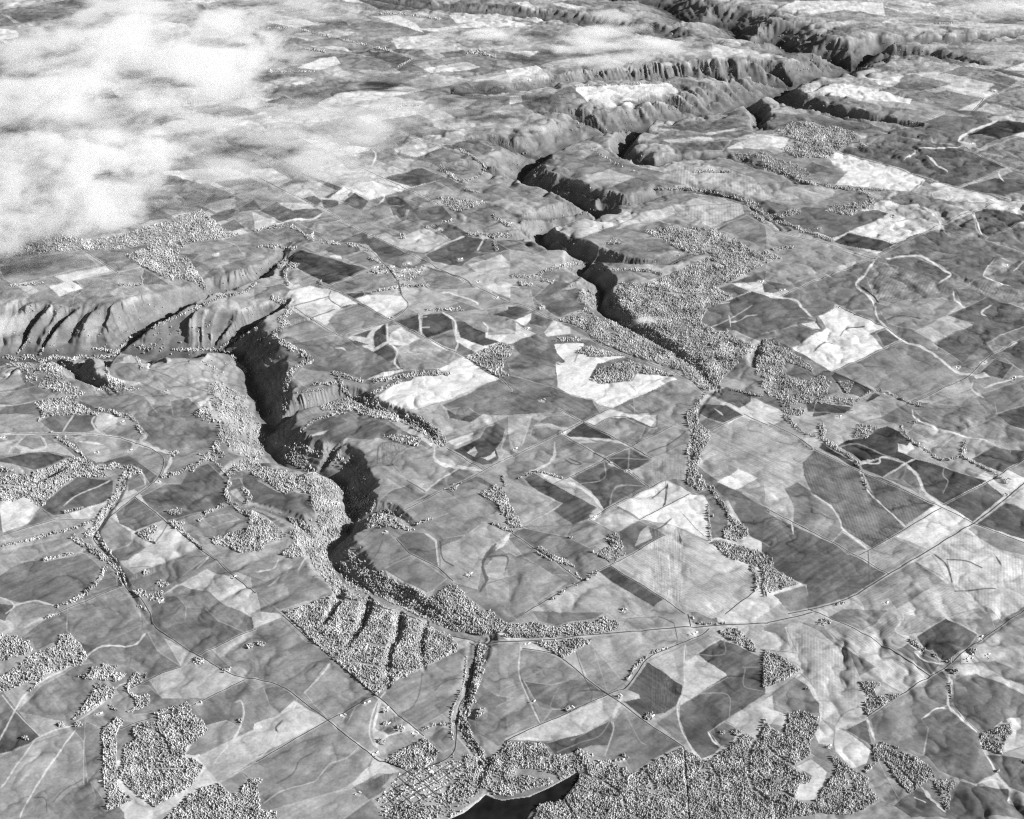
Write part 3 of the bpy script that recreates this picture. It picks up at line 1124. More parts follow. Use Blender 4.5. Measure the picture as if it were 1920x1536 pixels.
r 480,1260 860,1085 1010,1020
r 1620,260 1920,140
r 1060,1500 1500,1290 1650,1150 1920,1000
w 1 0,1010 90,1050 330,1210 340,1260 240,1210 0,1120
w 1 0,1130 130,1180 110,1270 280,1330 400,1280 470,1330 440,1420 300,1420 0,1370
w .7 0,1370 300,1420 660,1460 640,1510 340,1490 180,1500 0,1430
w .6 520,1330 650,1330 600,1430
w 1 0,90 200,40 260,60 60,110
w .8 420,50 500,10 800,0 790,30 700,40 620,90 600,80
t 5 0,150 120,140 360,230 480,270
t 3 240,210 390,180
w 1 0,340 110,400 0,460
t 4 40,340 200,320
t 3 640,1500 740,1420 860,1400 1040,1480 1180,1520
b 110,650
b 930,95
b 530,770
b 1420,1220
b 1610,1190
b 1780,460
b 1840,1310
@0,0
t 4 1350,780 1920,720
f .5 1360,1180 1700,1150 1800,1250 1400,1260
f .8 1200,1300 1700,1250 1900,1330 1500,1380
@480,0
f .8 80,170 200,150 380,150 460,180 300,210
f .86 310,510 480,440 600,430 640,480 480,530
f .44 700,400 860,390 1040,400 1190,450 1060,490 860,430
f .53 690,520 860,440 1060,500 980,540
f .85 880,130 1060,120 1200,180 1260,250 1100,200
f .86 1200,220 1500,200 1900,90 1920,200 1400,250
f .77 1020,290 1320,260 1560,380 1060,370
f .48 1380,400 1560,380 1580,420 1440,440
f .62 1350,240 1560,210 1920,240 1920,340 1600,370
f .38 1260,60 1400,20 1920,40 1920,70 1440,95
f .8 380,350 640,350 740,400
f .8 1420,100 1920,110 1900,140 1500,180
f .38 700,0 1300,0 1240,70 960,90
f .8 1580,620 1920,540 1920,640 1640,660
f .44 60,770 210,720 340,780 300,800
f .86 350,1045 600,1080 560,1140 470,1110
f .88 580,1150 700,1100 880,1110 840,1140 620,1185
f .78 740,800 920,770 1080,800 1000,830
f .46 100,1210 140,1175 360,1280 280,1350
f .4 0,1180 60,1170 90,1200 0,1230
f .78 0,1280 110,1260 270,1350 150,1420 0,1330
f .8 670,1410 880,1360 1110,1430 850,1500
f .42 500,1480 650,1420 630,1470 560,1490
f .86 530,1500 660,1410 720,1440 640,1510
f .43 640,1520 740,1450 850,1510 800,1536
f .43 340,1500 440,1470 500,1510 440,1536
f .43 970,1480 1060,1470 1200,1536 1000,1536
f .44 1400,1110 1640,1040 1780,1110 1700,1170 1540,1140
f .42 960,1340 1240,1270 1430,1340 1160,1410
f .5 1340,1370 1440,1340 1560,1390 1480,1440
l .84 3 870,1130 900,1170 870,1250
l .84 4 950,1440 960,1490 920,1536
l .84 3 880,830 930,770
r 340,1050 560,1160 870,1300 1120,1420 1370,1536
r 0,1320 200,1430 430,1536
r 860,910 1060,990 1200,1050 1380,1110
t 3 0,220 250,210 480,260 780,330 1020,390
t 3 350,370 520,390
t 3 1180,440 1060,510
w .5 1560,400 1680,370 1760,410 1700,430
t 3 1600,380 1800,430
t 3 900,830 1100,800 1230,790
t 4 1540,1130 1720,1260 1560,1360 1390,1280
t 3 1560,1420 1680,1450
t 3 100,540 450,540
t 3 900,100 1100,110 1400,150
t 3 80,800 180,790
t 4 1380,1250 1480,1320
b 900,910
b 620,1130
b 730,1175
@960,0
f .86 0,20 120,10 210,80 140,60
f .86 290,30 380,20 560,60 420,70
f .9 0,150 140,200 0,210
f .84 0,390 200,390 130,430
f .86 0,530 180,490 250,540 310,590 0,620
f .88 480,640 740,640 1180,620 1280,690 1420,740 1340,740 800,790 640,800 560,760 480,690
f .9 0,720 70,720 80,770 0,790
f .86 1500,320 1700,370 1920,400 1920,420 1500,440
f .46 1060,960 1400,910 1660,890 1800,940 1440,1010
f .76 1130,1060 1400,1030 1640,1050 1200,1080
f .47 1480,1020 1720,970 1820,1000 1660,1050
f .48 1200,1080 1640,1060 1580,1130 1280,1150
f .78 1600,1120 1840,1010 1920,1010 1920,1120
s .7 90 1100,1340 1280,1230 1600,1260 1800,1340 1920,1500 1800,1520 1400,1400
w .4 1640,1160 1900,1140 1920,1180 1700,1200
t 4 1370,1290 1640,1290
t 4 1080,1420 1400,1430 1800,1520
w .3 540,1080 800,1230 1060,1340 760,1240
t 2 480,650 1180,620
@1440,0
w 1.1 40,1000 180,920 330,920 420,960 500,950 650,1000 670,1060 540,1130 430,1190 200,1180 100,1120 210,1060 160,1030 =M
f .93 200,680 480,640 640,640 1080,750 1060,780 800,760 720,740 440,720
f .82 0,1010 160,1040 120,1120 0,1100
f .88 440,1160 530,1150 1180,1345 1060,1450 880,1420 500,1390 600,1290 480,1240
f .43 240,1280 340,1220 470,1265 320,1310
f .44 530,1145 640,1115 800,1090 1000,1040 1480,1110 1790,1260 1440,1400 1280,1365
f .47 710,1120 900,1000 1320,870 1600,880 1700,920 1480,1030 1440,1100
f .3 1490,1020 1720,910 1920,930 1920,990 1740,1050 1600,1020
f .5 1500,1040 1720,1050 1580,1130
f .55 1580,1140 1920,1000 1920,1210
f .86 1830,1020 1920,990 1920,1060
f .42 1440,1410 1700,1340 1920,1350 1920,1420 1720,1500
f .5 1800,1270 1920,1230 1920,1340
f .78 1200,1390 1280,1370 1720,1500 1920,1540 1240,1500
f .62 1060,1450 1180,1370 1290,1420 1200,1480
f .54 1260,700 1340,680 1620,740 1420,830 1240,780
f .8 1350,680 1650,685 1740,700 1620,740
f .8 1420,830 1600,750 1540,830
f .58 1650,760 1740,700 1920,670 1920,820
f .7 1560,840 1640,770 1920,860 1920,900
f .74 1050,550 1300,540 1700,640 1620,680 1400,640
f .43 1680,530 1740,520 1920,570 1920,600 1800,570
f .46 1600,590 1720,560 1880,610 1800,650
f .78 1750,530 1920,460 1920,540
f .62 860,500 1200,500 1200,530 1000,560
f .6 760,930 1000,830 1320,840 1180,910 900,990
f .82 60,70 200,10 560,10 860,20 880,130 680,90 600,80 340,110
f .76 840,180 930,140 1040,180 1800,240 1920,230 1920,190 1500,170
l .88 6 1720,910 1560,970 1480,1010 1430,1070 1530,1090
l .86 4 1020,1210 1100,1160 1120,1130 1440,1110
l .86 3 1190,1180 1270,1250 1350,1300
l .86 4 1750,1280 1730,1310 1770,1370
l .86 4 1180,1350 1120,1420
l .86 3 1540,830 1600,760 1700,690
r 1440,1110 1790,1250 1920,1290
r 1000,980 1320,850
r 1440,1400 1790,1260
r 530,1150 1280,1370 1920,1530
r 1540,830 1620,740 1900,630
w .5 0,1160 240,1240 320,1310 240,1360 0,1280
t 5 240,1360 460,1400 720,1440 780,1500
t 3 480,1410 880,1430
w .5 680,1060 760,1090 690,1110
t 2 1250,180 1430,180
b 1690,690
b 1520,1090
"""
feats = []
bounds = []
ox = oy = 0.0
for ln in SURVEY.strip().splitlines():
    ln = ln.strip()
    if not ln: continue
    if ln[0] == '@':
        ox, oy = [float(q) for q in ln[1:].split(',')]
        continue
    tok = ln.split()
    name = None
    if tok[-1].startswith('='):
        name = tok[-1][1:]; tok = tok[:-1]
    k = tok[0]
    nums = [float(q) for q in tok[1:] if ',' not in q]
    pts = np.array([[float(a) for a in q.split(',')] for q in tok[1:] if ',' in q])
    if k in 'fsw':                              # outlines cut by a tile edge run on a little, unevenly
        for c, top in ((0, 1920.0), (1, 1536.0)):
            pts[:, c] += np.where(pts[:, c] >= top, rng.uniform(5, 60, len(pts)), 0) - np.where(pts[:, c] <= 0, rng.uniform(5, 60, len(pts)), 0)
    pts = pts / 4 + np.array([ox, oy])
    feats.append((k, nums, pts, name))
    bounds.append((ox, oy))

# ------------------------------------------------------------------ grid of the ground sheet: a fan that widens with distance
STEP_X, STEP_Y = 1.45, 1.25
core_x = np.arange(-140, 2060.1, STEP_X)
core_y = np.arange(-40, 1590.1, STEP_Y)
def grow(start, end, step, ratio=1.25):
    out = []; v = start; s = step
    sg = 1 if end > start else -1
    while (end - v) * sg > 0:
        s *= ratio; v += sg * s; out.append(v)
    return out
gx = np.array(sorted(grow(core_x[0], -6000, STEP_X)) + list(core_x) + grow(core_x[-1], 8000, STEP_X))
gy = np.array(sorted(grow(core_y[0], -400, STEP_Y)) + list(core_y) + grow(core_y[-1], 3200, STEP_Y))
NC, NR = len(gx), len(gy)
PX, PY = np.meshgrid(gx, gy)
GX, GY = at(PX, PY)
MPP = mpp_at(gy)

def gather(arr, px, py):
    """bilinear lookup of a grid array at pixel positions"""
    fi = np.interp(px, gx, np.arange(NC)); fj = np.interp(py, gy, np.arange(NR))
    i = np.clip(fi.astype(int), 0, NC - 2); j = np.clip(fj.astype(int), 0, NR - 2)
    a = fi - i; b = fj - j
    return (arr[j, i] * (1 - a) + arr[j, i + 1] * a) * (1 - b) + (arr[j + 1, i] * (1 - a) + arr[j + 1, i + 1] * a) * b

def window(pts, pad=0.0):
    c0 = max(0, np.searchsorted(gx, pts[:, 0].min() - pad) - 1); c1 = min(NC, np.searchsorted(gx, pts[:, 0].max() + pad) + 1)
    r0 = max(0, np.searchsorted(gy, pts[:, 1].min() - pad) - 1); r1 = min(NR, np.searchsorted(gy, pts[:, 1].max() + pad) + 1)
    return slice(r0, r1), slice(c0, c1)

def inside(pts, X, Y):
    m = np.zeros(X.shape, bool)
    n = len(pts)
    for i in range(n):
        x0, y0 = pts[i]; x1, y1 = pts[(i + 1) % n]
        if y0 == y1: continue
        c = ((Y >= y0) != (Y >= y1))
        xi = x0 + (Y - y0) * ((x1 - x0) / (y1 - y0))
        m ^= c & (X < xi)
    return m

def path_dist(pts, X, Y):
    d = np.full(X.shape, 1e9)
    for i in range(len(pts) - 1):
        ax, ay = pts[i]; bx, by = pts[i + 1]
        vx, vy = bx - ax, by - ay
        L = vx * vx + vy * vy + 1e-9
        t = np.clip(((X - ax) * vx + (Y - ay) * vy) / L, 0, 1)
        d = np.minimum(d, np.hypot(X - ax - t * vx, Y - ay - t * vy))
    return d

def smooth_path(pts, n=4):
    """Catmull-Rom through the points"""
    if len(pts) < 3: return pts
    P = np.vstack([2 * pts[0] - pts[1], pts, 2 * pts[-1] - pts[-2]])
    out = []
    for i in range(1, len(P) - 2):
        for k in range(n):
            t = k / n
            a, b, c, d = P[i - 1], P[i], P[i + 1], P[i + 2]
            out.append(0.5 * ((2 * b) + (c - a) * t + (2 * a - 5 * b + 4 * c - d) * t * t + (3 * b - a - 3 * c + d) * t ** 3))
    out.append(P[-2])
    return np.array(out)

def soften(pts, amp):
    """corners stay, long sides get a faint natural wander"""
    return pts

# ------------------------------------------------------------------ relief
CANYONS = [
 # px, py of the floor, depth, half width
 [(908,1485,8,45),(902,1430,18,50),(878,1395,24,55),(866,1365,26,55),(872,1325,26,60),(884,1250,28,65),(893,1212,30,70),(903,1196,34,80),(840,1178,60,130),(765,1140,105,200),(700,1112,145,270),(655,1085,175,310),(628,1058,200,330),(622,1030,220,345),(650,1000,230,350),(664,975,240,360),(655,930,260,390),(632,900,275,410),(580,885,290,430),(525,868,310,460),(500,840,330,490),(508,805,345,510),(488,765,360,540),(472,715,380,570),(455,680,400,620),(415,664,420,780),(360,668,430,950),(290,672,440,1000),(200,673,450,1050),(100,675,460,1100),(-100,680,470,1150),(-400,690,480,1200)],
 [(215,668,440,700),(260,632,400,520),(310,605,350,440),(360,582,310,390),(405,560,270,340),(450,545,220,290),(490,527,170,230),(515,500,120,180),(535,470,60,120),(548,455,10,70)],
 [(418,660,400,480),(450,635,330,330),(485,612,240,260),(515,590,150,190),(530,570,60,110)],
 [(503,805,340,330),(545,788,260,260),(600,770,200,200),(655,752,150,170),(700,768,115,140),(745,785,85,110),(790,805,55,90),(830,838,12,50)],
 [(600,888,280,280),(618,868,200,200),(628,850,120,150),(640,840,40,90)],
 [(660,985,235,200),(700,970,140,140),(735,965,70,100),(775,985,15,60)],
 [(630,1035,210,200),(590,1010,110,140),(540,975,50,100),(470,950,15,80)],
 [(490,880,200,150),(440,878,70,80),(420,890,15,50)],
 [(-60,905,110,190),(60,908,90,150),(105,888,70,120),(130,868,40,90),(150,858,10,50)],
 [(240,885,10,45),(225,930,18,55),(190,985,22,60),(180,1010,22,60),(215,1060,20,55),(235,1100,14,45),(280,1170,6,40)],
 [(60,676,450,400),(130,700,280,250),(165,720,150,170),(205,742,30,90)],
 [(255,676,380,300),(285,672,200,180),(312,660,60,100)],
 [(750,1150,80,80),(745,1200,40,60),(730,1230,25,50),(725,1290,6,40)],
 [(690,1120,100,90),(680,1170,40,60),(650,1220,15,40)],
 [(800,1165,50,60),(790,1215,25,50),(795,1260,6,30)],
 [(640,1110,80,80),(625,1150,30,50),(600,1180,8,40)],
 [(1345,735,10,60),(1310,695,40,100),(1260,662,90,150),(1205,632,140,200),(1150,603,190,250),(1128,580,220,280),(1125,560,240,290),(1122,540,255,300),(1095,522,265,310),(1100,505,275,320),(1085,488,285,330),(1045,480,300,350),(1015,462,320,380),(1020,445,330,390),(1080,432,345,400),(1128,426,360,420),(1110,405,370,430),(1060,380,385,470),(1000,362,400,520),(975,348,410,560),(985,328,420,580),(1020,305,430,620),(1080,280,440,680),(1150,260,450,740),(1240,245,460,800),(1330,228,470,850),(1400,205,480,880),(1450,190,490,880),(1500,165,500,900),(1560,150,520,900),(1600,140,540,1000),(1555,120,530,1150),(1500,112,510,1200),(1452,84,500,1250),(1395,86,480,1300),(1362,54,470,1350),(1290,50,460,1400),(1240,16,450,1400),(1150,4,440,1400),(1080,-24,430,1400)],
 [(1435,195,490,600),(1500,224,440,470),(1560,234,390,420),(1610,240,320,360),(1665,243,220,270),(1720,238,60,150)],
 [(1345,222,460,400),(1385,212,400,380),(1420,225,280,300),(1420,245,60,150)],
 [(1210,250,440,400),(1180,275,380,340),(1165,298,330,290),(1180,312,280,260),(1220,322,220,230),(1260,308,160,190),(1300,303,120,170),(1360,300,80,140),(1440,320,50,110),(1500,345,20,80)],
 [(1130,400,340,300),(1180,395,240,240),(1240,375,170,210),(1300,365,120,170),(1360,372,80,140),(1410,385,40,110),(1470,430,8,60)],
 [(1115,500,250,240),(1180,505,160,170),(1240,500,80,120),(1290,480,30,90),(1340,480,5,60)],
 [(1600,138,530,700),(1660,122,420,560),(1760,118,250,380),(1830,122,60,200)],
 [(1600,135,540,700),(1640,105,430,560),(1700,95,350,460),(1790,88,260,380),(1880,74,150,300),(2000,60,80,200)],
 [(1570,158,540,950),(1480,170,540,950),(1400,166,520,900),(1300,165,480,820),(1200,164,400,680),(1100,165,320,560),(1020,168,220,420),(960,175,100,300),(850,175,30,200)],
 [(1410,690,35,90),(1430,645,22,80),(1500,670,12,60)],
 [(1345,730,12,50),(1318,760,14,50),(1300,800,14,50),(1297,880,12,45),(1310,915,6,40)],
 [(1015,462,300,250),(970,460,200,180),(935,452,90,120),(915,448,15,60)],
 [(975,348,400,380),(930,338,260,260),(895,322,140,170),(860,312,30,90)],
 [(1020,305,420,400),(960,290,280,280),(915,268,120,170),(880,262,20,80)],
 [(1150,260,440,420),(1090,235,300,320),(1040,215,120,200),(1000,212,20,90)],
 [(1110,405,350,300),(1050,412,220,220),(1000,412,90,130),(960,408,15,60)],
 [(1330,228,450,420),(1250,205,300,300),(1200,196,120,180),(1170,192,20,80)],
 [(1120,560,230,200),(1085,548,120,120),(1060,545,20,60)],
 [(30,668,430,330),(48,632,310,260),(70,598,170,190),(88,572,40,90)],
 [(72,668,430,290),(96,632,300,240),(122,600,150,170),(138,580,30,80)],
 [(112,670,430,200),(122,640,300,160),(130,612,140,110)],
 [(360,660,400,220),(378,630,240,180),(392,604,90,120)],
 [(400,655,390,200),(422,622,240,160),(440,596,90,110)],
 [(1600,138,540,500),(1545,128,400,380),(1520,112,200,240),(1505,100,40,120)],
 [(1480,165,540,500),(1440,142,380,330),(1420,124,180,200),(1405,112,40,100)],
 [(1350,162,500,420),(1320,142,330,280),(1300,126,150,170)],
 [(1250,80,300,700),(1000,40,260,700),(800,20,150,500),(650,-10,100,400)],
]

def canyon_field(pts, main=False):
    """carved depth, cell of the grid window and wall position of one canyon"""
    P = np.array(pts, float)
    wx, wy = at(P[:, 0], P[:, 1], 0.0)
    wx = wx * (H + P[:, 2]) / H; wy = wy * (H + P[:, 2]) / H          # the floor lies that much lower
    raw = np.stack([wx, wy, P[:, 2], P[:, 3]], 1)
    Q = smooth_path(raw, 3)
    wmax = Q[:, 3].max() * 2.5
    bx = np.concatenate([Q[:, 0] - wmax, Q[:, 0] + wmax, Q[:, 0] - wmax, Q[:, 0] + wmax])
    by = np.concatenate([Q[:, 1] - wmax, Q[:, 1] - wmax, Q[:, 1] + wmax, Q[:, 1] + wmax])
    bpx, bpy_ = to_px(bx, np.maximum(by, 3000))
    w = window(np.stack([bpx, bpy_], 1))
    X, Y = GX[w], GY[w]
    # wander of the walls
    wrp = min(70.0, 0.07 * wmax)
    Xw = X + wrp * noise(X / 420, Y / 420, 5) + 0.18 * wrp * noise(X / 150, Y / 150, 6)
    Yw = Y + wrp * noise(X / 420, Y / 420, 7) + 0.18 * wrp * noise(X / 150, Y / 150, 8)
    best = np.full(X.shape, 9.0); dep = np.zeros(X.shape); arc = np.zeros(X.shape); wid = np.ones(X.shape)
    s0 = 0.0
    for i in range(len(Q) - 1):
        a, b = Q[i], Q[i + 1]
        L = math.hypot(b[0] - a[0], b[1] - a[1]) + 1e-6
        m = (Xw > min(a[0], b[0]) - wmax) & (Xw < max(a[0], b[0]) + wmax) & (Yw > min(a[1], b[1]) - wmax) & (Yw < max(a[1], b[1]) + wmax)
        if m.any():
            x = Xw[m] - a[0]; y = Yw[m] - a[1]
            ux, uy = (b[0] - a[0]) / L, (b[1] - a[1]) / L
            t = np.clip((x * ux + y * uy) / L, 0, 1)
            side = np.sign(x * uy - y * ux)
            W = a[3] + (b[3] - a[3]) * t
            if main: W = W * np.where(side > 0, 0.80, 1.12)
            d = np.hypot(x - t * L * ux, y - t * L * uy) / W
            o = d < best[m]
            bb = best[m]; bb[o] = d[o]; best[m] = bb
            q = dep[m]; q[o] = (a[2] + (b[2] - a[2]) * t)[o]; dep[m] = q
            q = arc[m]; q[o] = (s0 + t * L + side * 7777.0)[o]; arc[m] = q
            q = wid[m]; q[o] = W[o]; wid[m] = q
        s0 += L
    # ribs and gullies running down the walls
    lam = np.clip(wid * 0.58, 70, 470)
    warp = noise(X / 900, Y / 900, 21) * 0.35
    r1 = 1 - np.abs(noise(arc / lam + warp, best * 0.22, 31)) * 2.2
    r2 = 1 - np.abs(noise(arc / (lam * 0.37) + warp, best * 0.5, 33)) * 2.2
    rib = np.clip(r1, -1, 1) * 0.8 + np.clip(r2, -1, 1) * 0.2
    n = best
    ribk = 1 + 1.3 * smooth(520, 900, wid)
    mid = smooth(0.04, 0.4, n) * (1 - smooth(1.1, 1.9, n))
    n = n * (1 - 0.17 * rib * mid * ribk) + 0.02 * mid
    n = np.clip((n - 0.05) / 0.95, 0, 1.5)
    wall = 1 - n
    k = 0.10 + 0.30 * np.minimum(smooth(560, 950, wid), 1)     # rounded rim
    wall = np.where(wall > k, wall - k / 2, np.where(wall > 0, wall * wall / (2 * k), 0))
    wall = wall / (1 - k / 2)
    # basalt benches
    wb = wall + 0.018 * np.sin(wall * 38 + 2 * noise(X / 700, Y / 700, 44)) * smooth(0.05, 0.3, wall)
    return w, dep * wb, np.clip(wall, 0, 1), best, rib

ROLL = 9.0 * fbm(GX / 1300, GY / 1300, 2, 1) + 5.0 * fbm(GX / 520, GY / 520, 3, 2)
_wx = GX + 110 * noise(GX / 300, GY / 300, 61) + 30 * noise(GX / 90, GY / 90, 63); _wy = GY + 110 * noise(GX / 300, GY / 300, 62) + 30 * noise(GX / 90, GY / 90, 64)
R1 = 1 - np.abs(noise(_wx / 520, _wy / 520, 71)) * 2
R2 = 1 - np.abs(noise(_wx / 260 + 5, _wy / 260, 72)) * 2
R3 = 1 - np.abs(noise(_wx / 130 + 9, _wy / 130, 73)) * 2
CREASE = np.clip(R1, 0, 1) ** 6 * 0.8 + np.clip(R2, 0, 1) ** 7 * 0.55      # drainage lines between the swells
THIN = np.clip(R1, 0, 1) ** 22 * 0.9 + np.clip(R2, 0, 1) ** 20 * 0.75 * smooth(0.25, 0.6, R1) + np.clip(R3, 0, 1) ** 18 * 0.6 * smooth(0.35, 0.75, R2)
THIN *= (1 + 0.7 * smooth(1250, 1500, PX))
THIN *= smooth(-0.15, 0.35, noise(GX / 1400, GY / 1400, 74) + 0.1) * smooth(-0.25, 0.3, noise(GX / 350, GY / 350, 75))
hilly = smooth(1350, 1750, PX) * smooth(1080, 1300, PY) + 0.9 * smooth(1450, 1600, PX) * smooth(200, 300, PY) * (1 - smooth(760, 860, PY))
hilly = np.clip(hilly, 0, 1)
B1 = np.abs(noise(_wx / 520, _wy / 520, 71)); B2 = np.abs(noise(_wx / 260 + 5, _wy / 260, 72))
AMP = np.clip(0.85 + 0.75 * noise(GX / 2300, GY / 2300, 303), 0.35, 1.6) * (1 + 1.1 * hilly)
AMP *= 1 + 0.45 * (1 - smooth(250, 520, PY))
AMP *= 1 - 0.25 * hilly * smooth(900, 700, PY)
AMP *= 1 + 1.3 * np.exp(-((PX - 1330) / 130) ** 2 - ((PY - 650) / 90) ** 2)
Z = ROLL * (1 + 0.6 * hilly) + AMP * (29.0 * np.minimum(B1, 0.75) + 13.0 * np.minimum(B2, 0.75))
CARVE = np.zeros_like(Z); WALL = np.zeros_like(Z); RIB = np.zeros_like(Z)
NEAR = np.zeros_like(Z)
for ci, c in enumerate(CANYONS):
    w, dz, wall, best, rib = canyon_field(c, ci in (0, 16))
    if max(p[2] for p in c) > 110:
        q = NEAR[w]; NEAR[w] = np.maximum(q, (1 - smooth(1.0, 2.4, best)) * np.clip(max(p[2] for p in c) / 420.0, 0.25, 1))
    o = dz > CARVE[w]
    q = CARVE[w]; q[o] = dz[o]; CARVE[w] = q
    deep = min(1.0, max(p[2] for p in c) / 120.0)
    q = WALL[w]; q[o] = wall[o] * deep; WALL[w] = q
    q = RIB[w]; q[o] = rib[o]; RIB[w] = q
Z *= (1 - 0.7 * np.clip(WALL * 3, 0, 1))
_vx = GX + 160 * noise(GX / 600, GY / 600, 401); _vy = GY + 160 * noise(GX / 600, GY / 600, 402)
RAV = np.clip(1 - np.abs(noise(_vx / 950, _vy / 950, 403)) * 2.4, 0, 1)
RAV2 = np.clip(1 - np.abs(noise(_vx / 420, _vy / 420, 404)) * 2.4, 0, 1)
RUG = NEAR * (0.35 + 0.65 * (1 - smooth(380, 640, PY))) * (1 - 0.8 * smooth(0.3, 0.7, WALL))
Z -= RUG * (75 * RAV ** 1.6 + 26 * RAV2 ** 1.5)
Z -= CARVE
Z += WALL * 3.5 * fbm(GX / 170, GY / 170, 3, 55)

LAKE = np.array([(820,1560),(842,1536),(870,1524),(900,1500),(910,1490),(927,1497),(942,1501),(960,1498),(992,1494),(1030,1477),(1067,1457),(1082,1447),(1086,1450),(1085,1462),(1065,1487),(1055,1500),(1015,1507),(997,1520),(987,1536),(985,1600),(800,1600)], float)
w = window(LAKE, 60)
ld = path_dist(np.vstack([LAKE, LAKE[:1]]), PX[w], PY[w])
li = inside(LAKE, PX[w], PY[w])
flat = np.where(li, 1.0, 1 - smooth(0, 45, ld))
Z[w] = Z[w] * (1 - flat) + np.where(li, -6.0 - np.minimum(ld, 8) * 0.5, 1.5 + 0.25 * np.minimum(ld, 40)) * flat

def ground_z(x, y):
    px, py = to_px(x, y)
    return gather(Z, px, py)

def drape(px, py, steps=64):
    """where the line of sight through px, py first meets the relief"""
    px = np.asarray(px, float); py = np.asarray(py, float)
    zs = np.linspace(45, -700, steps)
    hit = np.full(px.shape, np.nan); prev = np.full(px.shape, 45.0); pd = None
    for z in zs:
        x, y = at(px, py, z)
        d = z - ground_z(x, y)
        if pd is not None:
            m = np.isnan(hit) & (d <= 0)
            f = pd / np.maximum(pd - d, 1e-6)
            hit = np.where(m, prev + (z - prev) * f, hit)
        pd = d; prev = np.full(px.shape, z)
    hit = np.where(np.isnan(hit), 0.0, hit)
    x, y = at(px, py, hit)
    return x, y, hit

# ------------------------------------------------------------------ what grows on the ground: reflectance of every field and strip
D1 = np.array([0.662, -0.7495]); D2 = np.array([0.749, 0.662])       # the two directions of the section lines
A0 = np.array(at(705.0, 1306.0))
U = (GX - A0[0]) * D1[0] + (GY - A0[1]) * D1[1]
Vv = (GX - A0[0]) * D2[0] + (GY - A0[1]) * D2[1]
SEC = 1797.0 * 0.895
farw = 1 - smooth(230, 420, PY)
U2 = U + farw * 420 * noise(GX / 1500, GY / 1500, 301); V2 = Vv + farw * 420 * noise(GX / 1500, GY / 1500, 302)
su, sv = np.floor(U2 / SEC), np.floor(V2 / SEC)
fu, fv = U2 / SEC - su, V2 / SEC - sv
mode = hash01(su, sv, 3)
qa = np.where(mode < 0.45, np.floor(fu * 2) + 2 * np.floor(fv * 2), np.where(mode < 0.65, np.floor(fu * 2), np.where(mode < 0.85, np.floor(fv * 2 + 0.2), 0)))
hv = hash01(su * 7 + qa, sv * 5 + 3 * qa, 9)
VAL = 0.50 + 0.23 * hv ** 1.25
VAL = np.where(hash01(su * 3 + qa, sv * 11 + qa, 4) > 0.93, 0.8, VAL)
far = 1 - smooth(150, 500, PY)
VAL += far * (0.10 * fbm(GX / 1900, GY / 1500, 3, 90) + 0.06 * np.clip(noise(_wx / 900, _wy / 900, 95) * 2 - 0.4, 0, 1))
MOTT = fbm(_wx / 330, _wy / 330, 4, 100)
STR1 = fbm(U / 700, Vv / 45, 3, 110); STR2 = fbm(U / 45, Vv / 700, 3, 120)
PATCH = fbm(_wx / 620, _wy / 620, 3, 130)
TEX = 0.05 * MOTT + 0.03 * STR1 + 0.04 * PATCH
WOODED = np.zeros_like(VAL); KEEP_OUT = np.zeros_like(VAL)

MARB = np.tanh(2.2 * fbm(_wx / 150 + 3, _wy / 150, 3, 150)) * (0.5 + 0.5 * smooth(-0.3, 0.4, noise(GX / 1100, GY / 1100, 151)))
SHIFTS = [0, 310, 640, 990]
VM = [np.roll(MOTT, q, 1) for q in SHIFTS]; VP = [np.roll(PATCH, q, 1) for q in SHIFTS]; VB = [np.roll(MARB, q, 1) for q in SHIFTS]
TEX += 0.018 * MARB

def field_tex(w, i, v):
    r = random.Random(i * 31 + 5)
    q = r.randrange(4)
    t = r.uniform(0.03, 0.065) * VM[q][w] + r.uniform(0.01, 0.07) * VP[q][w] + r.uniform(0.0, 0.035) * VB[q][w]
    t = t + (r.uniform(0.01, 0.04) * STR1[w] if r.random() < 0.5 else r.uniform(0.01, 0.04) * STR2[w])
    if v > 0.82: t = t * 1.4 - 0.02 * np.abs(VB[q][w])
    return t + r.uniform(-0.012, 0.012)

for i, (k, nums, pts, name) in enumerate(feats):
    if k in 'fs':
        w = window(pts, 2)
        jx = 1.1 * noise(PX[w] / 22, PY[w] / 22, i); jy = 1.1 * noise(PX[w] / 22, PY[w] / 22, i + 999)
        m = inside(pts, PX[w] + jx, PY[w] + jy)
        v = VAL[w]; t = TEX[w]
        v[m] = nums[0]
        tt = field_tex(w, i, nums[0])
        if k == 's':
            cx, cy_ = pts.mean(0); a = math.radians(nums[1])
            # image angle of the rows -> direction on the ground
            x0, y0 = at(cx, cy_); x1, y1 = at(cx + 4 * math.cos(a), cy_ + 4 * math.sin(a) * (1 if a >= 0 else 1))
            th = math.atan2(y1 - y0, x1 - x0)
            cr = -(GX[w] - x0) * math.sin(th) + (GY[w] - y0) * math.cos(th)
            lam = 5.6 * float(mpp_at(cy_))
            tt = tt + 0.032 * np.sin(cr / lam * 2 * np.pi + 1.5 * noise(cr / 400, GX[w] / 900, 7)) * (0.6 + 0.6 * noise(GX[w] / 400, GY[w] / 400, i)) + 0.03 * noise(cr / 90, (GX[w] * math.cos(th) + GY[w] * math.sin(th)) / 900, i)
        t[m] = tt[m]
        VAL[w] = v; TEX[w] = t
        if nums[0] > 0.86: CREASE[w] = np.where(m, CREASE[w] * 0.5, CREASE[w])

